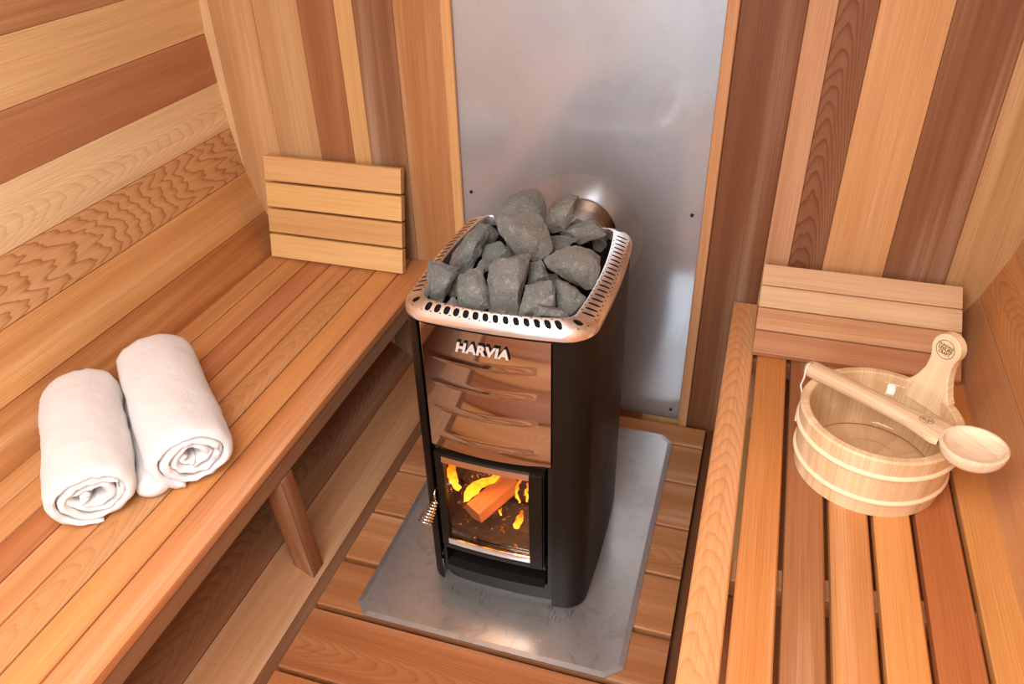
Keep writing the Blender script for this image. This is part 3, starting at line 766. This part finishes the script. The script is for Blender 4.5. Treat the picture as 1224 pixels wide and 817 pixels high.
prism(lg, at_y(564, 612, .03), at_y(610, 573, .13), [(-.027, -.004), (-.002, -.021), (.028, -.012), (.024, .013), (-.012, .019)], tone=LT)
tag(lg.build('split_log', WOOD), 'split piece of firewood burning behind the stove glass', 'firewood')
for (A, B, r) in (((-.19, .205, .176), (-.06, .215, .178), .022), ((-.20, .165, .215), (-.125, .10, .172), .020), ((-.052, .075, .172), (-.040, .17, .22), .016), ((-.208, .06, .172), (-.209, .13, .205), .016)):
    mb = MB(); pts = [Vector(A).lerp(Vector(B), t / 5) + Vector((random.uniform(-.004, .004), 0, random.uniform(-.004, .004))) for t in range(6)]
    mb.tube(pts, [r * random.uniform(.8, 1.1) for _ in pts], 9)
    lbl = {0: 'charred log lying low across the back of the fire', 1: 'thick charred log behind the split firewood', 2: 'charred stick leaning at the right side of the fire', 3: 'charred log at the left side of the fire'}[int(((-.19, .205, .176), (-.20, .165, .215), (-.052, .075, .172), (-.208, .06, .172)).index(A))]
    tag(mb.build('charred_log', EMBER), lbl, 'firewood')
mb = MB(); Nn = 26
for j in range(Nn + 1):
    for i in range(Nn + 1):
        x = -.228 + .206 * i / Nn; y = .006 + .25 * j / Nn
        mb.v.append(Vector((x, y, .139 + .016 * abs(mnoise.noise(Vector((x * 40, y * 40, 0)))) + .008 * abs(mnoise.noise(Vector((x * 110, y * 110, 3)))))))
for j in range(Nn):
    for i in range(Nn): q = j * (Nn + 1) + i; mb.face((q, q + 1, q + Nn + 2, q + Nn + 1))
em = tag(mb.build('ember_bed', EMBER), 'bed of ash and embers on the firebox floor', 'embers'); em['kind'] = 'stuff'
def flame(pts, rads, label):
    mb = MB(); P_ = []; Rr = []
    n = 16
    for i in range(n + 1):
        t = i / n * (len(pts) - 1); k = min(int(t), len(pts) - 2); f = t - k
        p = Vector(pts[k]).lerp(Vector(pts[k + 1]), f); r = rads[k] + (rads[k + 1] - rads[k]) * f
        p += Vector((mnoise.noise(p * 40) * .006, 0, mnoise.noise(p * 37 + Vector((5, 0, 0))) * .006)); P_.append(p); Rr.append(max(r * (1 + .5 * mnoise.noise(p * 70)), .0008))
    mb.tube(P_, Rr, 14)
    for v in mb.v: v += Vector((mnoise.noise(v * 90) * .005, mnoise.noise(v * 90 + Vector((9, 0, 0))) * .003, mnoise.noise(v * 80 + Vector((0, 7, 0))) * .004))
    tag(mb.build('flame', FLAME, smooth=True), label, 'flame')
flame([at_y(549, 586, .05), at_y(543, 574, .05), at_y(539, 562, .05), at_y(541, 551, .045)], [.004, .0105, .0085, .0045], 'tall yellow flame at the left of the stove glass')
flame([at_y(557, 600, .04), at_y(562, 587, .05), at_y(576, 578, .06), at_y(592, 570, .08), at_y(603, 556, .09), at_y(606, 547, .09)], [.003, .0125, .0115, .0075, .006, .003], 'broad yellow flame licking along the split firewood')
flame([at_y(596, 560, .08), at_y(599, 553, .08), at_y(600, 548, .08)], [.004, .005, .002], 'short flame above the back end of the firewood')
flame([at_y(616, 556, .05), at_y(625, 558, .05), at_y(633, 562, .05)], [.002, .0045, .002], 'small flame at the top right corner of the glass')
flame([at_y(614, 628, .03), at_y(621, 622, .03), at_y(625, 612, .03)], [.0055, .006, .0015], 'small flame low at the right of the glass')
flame([at_y(620, 600, .04), at_y(616, 592, .04), at_y(618, 580, .04), at_y(625, 568, .04)], [.0015, .0035, .003, .0015], 'thin orange flame rising at the right of the glass')
flame([at_y(629, 598, .03), at_y(631, 585, .03), at_y(629, 572, .03)], [.001, .0030, .001], 'thin flame tongue along the right edge of the glass')
flame([at_y(597, 614, .03), at_y(596, 609, .03), at_y(597, 604, .03)], [.0015, .002, .0008], 'tiny flame beside the lower end of the firewood')
pl_ = bpy.data.lights.new('fire_glow', 'POINT'); pl_.energy = .9; pl_.color = (1, .42, .12); pl_.shadow_soft_size = .03
po = bpy.data.objects.new('fire_glow', pl_); S.collection.objects.link(po); po.location = (-.15, .035, .33)
po2 = po.copy(); po2.data = pl_.copy(); po2.data.energy = .35; S.collection.objects.link(po2); po2.location = (-.06, .03, .20)

# ------------------------------------------------------------------ stones
def T6(p): return (530 + p[0] / 4.3, 200 + p[1] / 4.3)
def T1(p): return (470 + p[0] / 4.087, 220 + p[1] / 4.087)
def stone(outline, z, thick, label, seed, tilt=0, ridge_=(.1, -.1)):
    """angular stone: silhouette set at its own distance (centre height z), faceted front and back"""
    rnd = random.Random(seed)
    cu = sum(p[0] for p in outline) / len(outline); cv = sum(p[1] for p in outline) / len(outline)
    r = px_ray(cu, cv); C0 = CAM + r * ((z - CAM.z) / r.z); dist = (C0 - CAM).dot(F_)
    vd = r.normalized(); pts = []
    X = R_; Y = -D_
    size = math.sqrt(max(1e-9, sum((p[0] - cu) ** 2 + (p[1] - cv) ** 2 for p in outline) / len(outline))) / F_PX * dist
    depth = size * 1.0 * thick
    outline = [(cu + (u - cu) * 1.05, cv + (v - cv) * 1.05) for u, v in outline]
    for iu, (u, v) in enumerate(outline):
        q = px_ray(u, v); dd = dist + tilt * ((v - cv) / F_PX * dist) + rnd.uniform(-.15, .15) * depth
        pts.append(CAM + q * dd)
        for f, dz in ((rnd.uniform(.3, .8), -.7), (rnd.uniform(.4, .75), .7)):
            if rnd.random() < .48: continue
            uu = cu + (u - cu) * f + rnd.uniform(-1, 1); vv_ = cv + (v - cv) * f + rnd.uniform(-1, 1)
            pts.append(CAM + px_ray(uu, vv_) * (dist + tilt * ((vv_ - cv) / F_PX * dist) + dz * depth * rnd.uniform(.6, 1.15)))
    bm = bmesh.new(); vs = [bm.verts.new(p - C0) for p in pts]
    res = bmesh.ops.convex_hull(bm, input=vs)
    bmesh.ops.delete(bm, geom=[g for g in set(res['geom_interior'] + res['geom_unused']) if isinstance(g, bmesh.types.BMVert)], context='VERTS')
    bmesh.ops.dissolve_limit(bm, angle_limit=math.radians(13), verts=bm.verts, edges=bm.edges)
    bmesh.ops.bevel(bm, geom=list(bm.edges), offset=.0010, segments=1, affect='EDGES', clamp_overlap=True)
    bmesh.ops.triangulate(bm, faces=bm.faces)
    for _ in range(3):
        le = [e for e in bm.edges if e.calc_length() > .0045]
        if le: bmesh.ops.subdivide_edges(bm, edges=le, cuts=1); bmesh.ops.triangulate(bm, faces=bm.faces)
    bm.normal_update()
    o3 = Vector((seed * 3.1, seed * 1.7, 0))
    for v in bm.verts:
        a = mnoise.noise(v.co * 50 + o3) * .0015 + mnoise.noise(v.co * 150 + o3) * .0012 + mnoise.noise(v.co * 380 + o3) * .0007
        # broken ledges
        led = mnoise.noise(v.co * 28 + o3 * 2); a += (.0016 if led > .12 else 0)
        v.co += v.normal * (a - .001)
    me = bpy.data.meshes.new('sauna_stone'); bm.to_mesh(me); bm.free(); me.materials.append(STONE)
    me.polygons.foreach_set('use_smooth', [True] * len(me.polygons)); me.set_sharp_from_angle(angle=math.radians(28))
    o = bpy.data.objects.new('sauna_stone', me); S.collection.objects.link(o); o.location = C0
    tag(o, label, 'stone', 'grey stones heaped in the stove'); return o
ST = [
 (T6, [(255,232),(330,150),(410,118),(487,110),(520,160),(530,225),(522,300),(400,320),(275,285)], .768, .7, 'peaked grey stone at the very top of the heap'),
 (T6, [(270,275),(300,240),(380,188),(440,215),(500,255),(540,320),(547,365),(555,420),(520,462),(460,478),(380,445),(330,385),(290,330)], .785, .75, 'big blocky grey stone in the top centre of the heap'),
 (T6, [(535,215),(590,185),(650,140),(692,150),(690,185),(660,270),(620,325),(560,338),(525,300),(528,240)], .780, .8, 'upright narrow stone at the top right, before the flue'),
 (T6, [(600,330),(680,295),(740,265),(790,275),(830,330),(832,350),(760,375),(700,395),(640,372)], .745, .8, 'dark stone at the back right touching the rim'),
 (T6, [(538,352),(620,345),(697,370),(650,402),(590,432),(550,438)], .745, .7, 'flat pale wedge stone between the big block and the right stones'),
 (T6, [(515,475),(560,440),(640,405),(700,402),(780,440),(806,460),(800,530),(772,620),(735,630),(690,610),(600,555),(535,510)], .735, .7, 'large sloping stone at the right of the heap'),
 (T6, [(235,500),(280,470),(390,450),(450,452),(435,560),(410,660),(380,757),(310,752),(235,740),(240,640),(230,560)], .735, .6, 'large upright slab in the front centre of the heap'),
 (T6, [(445,490),(500,478),(530,520),(548,585),(490,605),(430,610),(440,540)], .725, .8, 'mid-grey stone tucked behind the front slab, right of it'),
 (T6, [(425,605),(490,590),(552,585),(575,650),(578,720),(520,735),(450,765),(385,765),(400,690)], .728, .7, 'front stone directly right of the tall front slab'),
 (T6, [(475,690),(560,720),(625,735),(650,772),(560,785),(455,778)], .715, .7, 'low stone resting against the front rim'),
 (T6, [(583,580),(640,590),(700,640),(737,665),(700,740),(660,780),(590,755),(578,650)], .715, .8, 'stone in the front right corner of the basin'),
 (T6, [(185,288),(235,300),(232,350),(200,430),(155,510),(85,560),(30,512),(55,430),(122,345)], .738, .75, 'long pale stone lying along the left rim'),
 (T6, [(200,405),(290,375),(340,420),(352,452),(260,492),(195,465)], .722, .8, 'dark small stone beneath the big centre block'),
 (T6, [(225,285),(290,345),(255,400),(205,400),(215,330)], .728, .8, 'shaded stone between the long left stone and the centre block'),
 (T6, [(168,520),(205,460),(255,492),(240,530),(200,545)], .720, .9, 'little stone beside the front centre slab'),
 (T6, [(82,560),(140,520),(198,525),(222,600),(238,720),(160,738),(80,705),(68,630)], .730, .7, 'rounded upright stone in the front left of the heap'),
 (T1, [(172,378),(240,385),(318,410),(315,442),(270,520),(240,585),(150,556),(160,470)], .717, .65, 'split stone standing in the front left corner'),
 (T1, [(255,588),(285,545),(318,562),(322,608),(270,602)], .708, .9, 'tiny stone low at the front left rim'),
 (T6, [(640,300),(690,262),(735,285),(720,330),(650,350)], .742, .8, 'small stone behind the flat wedge, near the flue'),
 (T6, [(760,360),(830,345),(850,385),(810,440),(770,425)], .690, .8, 'shaded stone sunk at the right back rim'),
 (T6, [(500,540),(580,545),(620,600),(560,660),(505,620)], .690, .8, 'stone sunk in the dark gap right of centre'),
 (T6, [(30,560),(85,540),(100,620),(60,680),(10,650)], .690, .8, 'stone sunk in the gap at the front left'),
 (T6, [(330,330),(470,330),(480,450),(400,480),(320,440)], .715, .9, 'stone hidden underneath the big centre block'),
]
for k, (T, ol, z, th, lab) in enumerate(ST): stone([T(p) for p in ol], z, th, lab, k + 11)

# ------------------------------------------------------------------ bucket
BC = Vector((.552, .150, .4005)); BR0, BR1, BH = .124, .1345, .130
bk = thing('wooden_bucket', 'round pale pine sauna bucket with raised handle and two hoops', 'bucket', BC)
nst = 18
tones_b = [hx(lin(240, 206, 160), lin(248, 224, 186), random.random()) for _ in range(nst)]
seg = 72; HA = math.radians(45)
offs = [random.uniform(0, 40) for _ in range(nst)]
wallp = [(BR0, 0), (BR0 + .0, .004), (BR1 - .0005, BH - .003), (BR1 - .004, BH), (BR1 - .014, BH), (BR1 - .0165, BH - .002), (BR0 - .015, .014)]
def batt(i, k):
    sid = int((k / seg) * nst) % nst
    rr = lambda q: (q / seg * nst - sid - .5) * .045
    z0, z1 = wallp[i][1], wallp[i + 1][1]
    d0 = wallp[i][0] * .3; d1 = wallp[i + 1][0] * .3
    return ([(offs[sid] + z0 + d0, rr(k), 0), (offs[sid] + z0 + d0, rr(k + 1), 0), (offs[sid] + z1 + d1, rr(k + 1), 0), (offs[sid] + z1 + d1, rr(k), 0)], tones_b[sid], (0, .3, .45))
mb = MB(); mb.lathe(wallp, seg, BC, attf=batt)
mb.build('staves', PINE, bk, smooth='auto')
mb = MB(); mb.lathe([(0.0001, .012), (BR0 - .014, .012), (BR0 - .014, .002), (.0001, .002)], seg, BC, attf=lambda i, k: ([(i, k * .004, 0)] * 4, lin(240, 206, 164), (0, .2, .2))); mb.build('bottom', PINE, bk)
for zc in (.034, .094):
    rr = BR0 + (BR1 - BR0) * zc / BH
    mb = MB(); pr = [(rr - .001 + .0055 * max(0, math.cos(a)) , zc + .0052 * math.sin(a)) for a in [PI * (q / 10) - PI / 2 for q in range(11)]]
    pr = [(rr - .0012, zc - .0052)] + pr + [(rr - .0012, zc + .0052)]
    mb.lathe(pr, seg, BC, attf=lambda i, k: ([(k * .011, i * .001, 0), (k * .011 + .011, i * .001, 0), (k * .011 + .011, i * .001 + .001, 0), (k * .011, i * .001 + .001, 0)], lin(250, 228, 192), (0, .1, .15)))
    mb.build('hoop', PINE, bk, smooth=True)
# clear plastic liner with raised floor
mb = MB(); mb.lathe([(BR1 - .0175, BH - .016), (BR1 - .019, BH - .018), (BR0 - .018, .030), (BR0 - .024, .022), (.055, .019), (.052, .023), (.046, .024), (.0001, .0235)], seg, BC)
mb.build('liner', LINER, bk, smooth=True, label='clear plastic liner inside the bucket')
mb = MB(); mb.lathe([(.013, .0125), (.013, .0155), (.009, .0185), (.0001, .019)], 24, BC + Vector((-.03, .02, .0)))
# handle stave: rises from the rim
hc = BC + Vector((math.cos(HA), math.sin(HA), 0)) * (BR1 - .0055)
T_ = Vector((-math.sin(HA), math.cos(HA), 0)); Rd = Vector((math.cos(HA), math.sin(HA), 0)); Up = (Vector((0, 0, 1)) + Rd * .085).normalized()
def handle_outline():
    L = [(.046, .100), (.0455, .1285), (.038, .136), (.030, .150), (.0235, .168), (.0215, .185), (.0225, .200)]
    hdc = .2165; rh = .0275
    arc = [(rh * math.cos(a), hdc + rh * math.sin(a)) for a in [math.radians(-28 + i * (236 / 16)) for i in range(17)]]
    right = L + arc[:9]
    pts = [(x, z) for x, z in right]
    left = [(-x, z) for x, z in pts[::-1]]
    if abs(pts[-1][0]) < .001: left = left[1:]
    return pts + left
ho = handle_outline(); n = len(ho); mb = MB(); th = .0095; bv = .002
cz = .17
def HP(x, z, d, s_=1.0):
    # follow the rim's curve near the bottom
    cur = -(x * x) / (2 * BR1) * max(0, min(1, (.165 - z) / .03))
    return hc + T_ * x + Rd * (cur + d + (.0115 if z > .12 else .0115)) * 1 + Vector((0, 0, z)) + Rd * (.085 * (z - .13)) - Rd * .0115
rings = []
for (d, ins) in ((th, bv), (th - bv, 0), (-th + bv, 0), (-th, bv)):
    q = []
    for i, (x, z) in enumerate(ho):
        a = Vector(ho[i - 1]); b = Vector(ho[(i + 1) % n]); t = (b - a).normalized(); nn = Vector((-t.y, t.x)); p = Vector((x, z)) + nn * ins; q.append(HP(p.x, p.y, d))
    rings.append(q)
hb = []
for q in rings: hb += q
mb.v += [Vector(p) for p in hb]
HT = lin(250, 224, 184)
def att_h(ids): return ([(ho[i % n][1], ho[i % n][0], 0) for i in ids], HT, (0, .2, .15))
for k in range(3):
    for i in range(n): j = (i + 1) % n; f = (k * n + i, k * n + j, (k + 1) * n + j, (k + 1) * n + i); mb.face(f, att_h(f))
f = tuple(range(n))[::-1]; mb.face(f, att_h(f)); f = tuple(range(3 * n, 4 * n)); mb.face(f, att_h(f))
hob = mb.build('handle', PINE, bk)
bmh = bmesh.new(); bmh.from_mesh(hob.data); bmesh.ops.recalc_face_normals(bmh, faces=bmh.faces); bmesh.ops.triangulate(bmh, faces=[f for f in bmh.faces if len(f.verts) > 4]); bmh.to_mesh(hob.data); bmh.free()
# burnt-in maker's mark on the side of the handle facing the bucket
fc = HP(0, .2165, -th - .0002); Xm = T_ * -1; Zm = (Vector((0, 0, 1)) + Rd * .085).normalized(); Nm = Xm.cross(Zm)
if Nm.dot(-Rd) < 0: Xm = -Xm; Nm = -Nm
Mm = Matrix((Xm, Zm, Nm)).transposed().to_4x4(); Mm.translation = fc
def ring_mark(M, ra, rb, w, parent, name='brand_ring'):
    mb = MB(); k_ = 48
    for r_ in (0, 1):
        for k in range(k_): a = 2 * PI * k / k_; mb.v.append(M @ Vector(((ra + w * r_) * math.cos(a), (rb + w * r_) * math.sin(a), .0002)))
    for k in range(k_): k2 = (k + 1) % k_; mb.face((k, k_ + k, k_ + k2, k2))
    return mb.build(name, BURN, parent)
ring_mark(Mm, .0165, .0165, .0011, bk)
text_obj('brand_text', 'DUNDALK', .0062, .0001, Mm @ Matrix.Translation((0, .0070, .0002)), BURN, bk, .00016)
text_obj('brand_text', 'LEISURE', .0086, .0001, Mm @ Matrix.Translation((0, .0005, .0002)), BURN, bk, .00022, sx=.9)
text_obj('brand_text', 'CRAFT', .0082, .0001, Mm @ Matrix.Translation((0, -.0070, .0002)), BURN, bk, .00022, sx=.9)

# ------------------------------------------------------------------ ladle
ld = thing('wooden_ladle', 'pale wooden ladle lying across the bucket rim', 'ladle', (.55, .13, .53))
E0 = Vector((.427, .233, .5440)); BCn = Vector((.673, .050, .5580)); U = (BCn - E0); U.z *= 1; LL = U.length; U.normalize()
Vv = Vector((0, 0, 1)).cross(U).normalized(); Nn_ = U.cross(Vv)
br_ = .0520
secs = []  # distance along, half width, half thick, z offset
LP = [(0, .010, .0095, 0), (.003, .0135, .0115, 0), (.012, .0150, .0125, 0), (.08, .0145, .0120, 0), (.14, .0150, .0115, 0), (.19, .0175, .0112, 0), (.218, .0215, .0110, 0), (.234, .0265, .0108, 0), (.246, .0295, .0102, 0), (.2560, .0285, .0070, 0)]
LP = [(d_ * LL / .2976, a_, b_, c_) for d_, a_, b_, c_ in LP]
mb = MB(); K = 16; off = 5.3
for (d_, hw_, ht_, zo) in LP:
    for k in range(K):
        a = 2 * PI * k / K; ca, sa_ = math.cos(a), math.sin(a); ex = .55
        mb.v.append(E0 + U * d_ + Vv * hw_ * math.copysign(abs(ca) ** ex, ca) + Nn_ * ht_ * math.copysign(abs(sa_) ** ex, sa_))
TL = lin(250, 226, 190)
for i in range(len(LP) - 1):
    for k in range(K):
        k2 = (k + 1) % K
        at = [(off + LP[q][0], LP[q][1] * math.cos(2 * PI * kk / K), .01 * math.sin(2 * PI * kk / K)) for q, kk in ((i, k), (i, k2), (i + 1, k2), (i + 1, k))]
        mb.face((i * K + k, i * K + k2, (i + 1) * K + k2, (i + 1) * K + k), (at, TL, (0, .35, .4)))
mb.face(tuple(range(K))[::-1], ([(off, 0, 0)] * K, TL, (0, .2, .2)))
# bowl: outer half ellipsoid, lip, inner hollow
bc = E0 + U * LL; prof = []
for q in range(0, 11):
    a = PI / 2 * (q / 10); prof.append((max(.0004, .0485 * math.sin(a)), -.030 * math.cos(a) + .002))
prof += [(.0500, .006), (.0495, .0095), (.0470, .0110), (.0445, .0108)]
for q in range(0, 9):
    a = PI / 2 * (1 - q / 8); prof.append((max(.0004, .0430 * math.sin(a) ** .8), -.016 * math.cos(a) + .0085))
b = len(mb.v); seg_ = 48
for (r_, z_) in prof:
    for k in range(seg_):
        a = 2 * PI * k / seg_; mb.v.append(bc + U * r_ * math.cos(a) + Vv * r_ * math.sin(a) + Nn_ * z_)
for i in range(len(prof) - 1):
    for k in range(seg_):
        k2 = (k + 1) % seg_; at = []
        for q, kk in ((i, k), (i, k2), (i + 1, k2), (i + 1, k)):
            a = 2 * PI * kk / seg_; r_, z_ = prof[q]; at.append((off + LL + r_ * math.cos(a) * .4 + z_ * 1.6, r_ * math.sin(a) * .5, 0))
        mb.face((b + i * seg_ + k, b + i * seg_ + k2, b + (i + 1) * seg_ + k2, b + (i + 1) * seg_ + k), (at, lin(252, 232, 204), (1, .28, .2)))
mb.build('ladle_body', PINE, ld, smooth='auto')
Ml = Matrix((U, Vv, Nn_)).transposed().to_4x4(); Ml.translation = E0 + U * .228 + Nn_ * .0112
ring_mark(Ml, .0105, .0085, .0010, ld)
text_obj('brand_text', 'D', .0085, .0001, Ml @ Matrix.Translation((-.0045, 0, .0002)) @ Matrix.Rotation(math.radians(70), 4, 'Z'), BURN, ld, .0002)
text_obj('brand_text', 'LC', .0085, .0001, Ml @ Matrix.Translation((.0035, 0, .0002)) @ Matrix.Rotation(math.radians(70), 4, 'Z'), BURN, ld, .0002)
# cord through the end of the handle
c0 = E0 + U * .010; cp = []
for i in range(30):
    t = i / 29
    if t < .5: p = c0 + Nn_ * (.004) - Vv * (-.014 * 1) * math.sin(t * PI) * .2 + Vector((-.004 * t, -.012 * t * 2, -.05 * t * 2))
    else: p = c0 + Vector((-.002 - .010 * (t - .5), -.012 - .035 * (t - .5) * 2, -.05 - .030 * (t - .5) * 2))
    cp.append(p)
c_ = E0 + U * .0085
cp = [c_ + Nn_ * .0125, c_ + Nn_ * .0145 - Vv * .012, c_ - Vv * .0175 + Nn_ * .005, c_ - Vv * .0185 - Nn_ * .012, c_ - Vv * .019 - Nn_ * .03 + U * -.004, c_ + Vector((-.008, -.032, -.042)), c_ + Vector((-.0135, -.055, -.055)), c_ + Vector((-.0155, -.067, -.063)), c_ + Vector((-.0155, -.075, -.068))]
mb = MB(); mb.tube(cp, .0018, 8); mb.build('cord', ROPE, ld, smooth=True, label='thin white hanging cord')

# ------------------------------------------------------------------ rolled towels
def towel(P0, P1, ra, rb, turns, seed, label, flap=None, lift=0.0):
    """spiral cross-section swept along the roll; P0 front end centre on the bench (z ignored), rolled terry cloth"""
    rnd = random.Random(seed)
    z0 = .4005 + rb; A = Vector((*P0, z0)); B = Vector((*P1, z0)); Ux = (B - A).normalized(); Lx = (B - A).length; Sx = Ux.cross(Vector((0, 0, 1))).normalized()
    th = ra / (turns + .7); nT = int(turns * 40); nL = 44
    t = thing('rolled_towel', label, 'towel', (A.x, A.y, .4005), 'white towels on the bench')
    C2 = []
    for i in range(nT + 1):
        s_ = i / nT; an = flap + s_ * turns * 2 * PI if flap else s_ * turns * 2 * PI
        r = th * .55 + (1 - th * .55 / ra - .10) * ra * s_
        C2.append((an, r))
    def pt(an, r, l):
        # an measured in the cross section; squashed by gravity, ends pulled in a bit
        e = 1 - .10 * max(0, (abs(l - .5) * 2 - .82) / .18) ** 2
        wob = 1 + .02 * mnoise.noise(Vector((math.cos(an) * 3 + 7, math.sin(an) * 3, l * 2.2 + seed))) + .065 * mnoise.noise(Vector((math.cos(an) * 1.2, math.sin(an) * 1.2, l * 3.5 + seed))) + .02 * mnoise.noise(Vector((math.cos(an) * 4, math.sin(an) * 4, l * 9 + seed)))
        R2 = r * wob * (e if r > ra * .5 else 1)
        x = R2 * math.cos(an); z = R2 * math.sin(an) * (rb / ra)
        zf = z
        if zf < -rb * .86: zf = -rb * .86 - (zf + rb * .86) * -.12
        x += (1 - r / ra) * ra * .22 * mnoise.noise(Vector((an * .9, seed, 3))); zf += (1 - r / ra) * rb * .30 * mnoise.noise(Vector((an * .8, seed, 7)))
        sh = (1 - r / ra) * .018 * mnoise.noise(Vector((an * .15, seed, 0))) + .006 * mnoise.noise(Vector((x * 60, z * 60, seed)))
        off_ = (.5 - l) * 2
        end = -sh * off_ + (.006 * (1 - abs(r / ra)) if l < .5 else 0)
        return A + Ux * (Lx * l + end) + Sx * x + Vector((0, 0, zf + rb * .14 - .0))
    mb = MB(); inn, out = [], []
    hth = th * .40
    for j in range(nL + 1):
        l = j / nL
        for i, (an, r) in enumerate(C2):
            # rounded cloth edge at both ends
            k = 1.0
            ee = min(l, 1 - l) * Lx
            if ee < .006: k = .25 + .75 * math.sqrt(max(0, ee / .006))
            mb.v.append(pt(an, r + hth * k, l)); mb.v.append(pt(an, max(.001, r - hth * k), l))
    W2 = 2 * (nT + 1)
    for j in range(nL):
        for i in range(nT):
            q = j * W2 + 2 * i
            mb.face((q, q + W2, q + W2 + 2, q + 2)); mb.face((q + 1, q + 3, q + W2 + 3, q + W2 + 1))
        q = j * W2; mb.face((q, q + 1, q + W2 + 1, q + W2)); q = j * W2 + 2 * nT; mb.face((q, q + W2, q + W2 + 1, q + 1))
    for i in range(nT):
        q = 2 * i; mb.face((q, q + 2, q + 3, q + 1)); q = nL * W2 + 2 * i; mb.face((q, q + 1, q + 3, q + 2))
    bmn = min(v.z for v in mb.v)
    for v in mb.v: v.z += .4008 - bmn
    o = mb.build('towel_roll', TOWEL, t, smooth=True, merge=.00005)
    tex = bpy.data.textures.new('terry', 'CLOUDS'); tex.noise_scale = .012
    dm = o.modifiers.new('terry', 'DISPLACE'); dm.texture = tex; dm.strength = .0035; dm.texture_coords = 'LOCAL'; dm.mid_level = .5
    return t, A, Ux, Sx, z0
t1, A1, U1, S1, z1 = towel((-.706, -.356), (-.949, -.110), .0845, .066, 3.4, 3, 'rolled white towel nearer the camera, left one of the two', flap=2.2)
t2, A2, U2, S2, z2 = towel((-.598, -.226), (-.886, .036), .0855, .068, 3.3, 8, 'rolled white towel nearer the backrest, right one of the two', flap=2.4)
# the loose tail of the left roll, folded down between the rolls
mb = MB(); nl, na = 40, 22
for j in range(nl + 1):
    l = j / nl
    for i in range(na):
        a = 2 * PI * i / na
        e = min(1, math.sqrt(max(0.02, min(l, 1 - l) / .05)))
        w_ = (.027 + .006 * mnoise.noise(Vector((l * 5, 1, 0)))) * e; h_ = (.021 + .006 * mnoise.noise(Vector((l * 6, 4, 0)))) * e
        c = A1 + U1 * (.010 + .33 * l) + S1 * (.090 + .006 * mnoise.noise(Vector((l * 4, 9, 0)))); c.z = .4012 + .021
        p = c + S1 * w_ * math.cos(a) + Vector((0, 0, h_ * math.sin(a))); p.z = max(p.z, .4012); mb.v.append(p)
for j in range(nl):
    for i in range(na): i2 = (i + 1) % na; q = j * na; mb.face((q + i, q + i2, q + na + i2, q + na + i))
mb.face(list(range(na))[::-1]); mb.face([nl * na + i for i in range(na)])
ft = mb.build('towel_tail', TOWEL, t1, smooth=True)
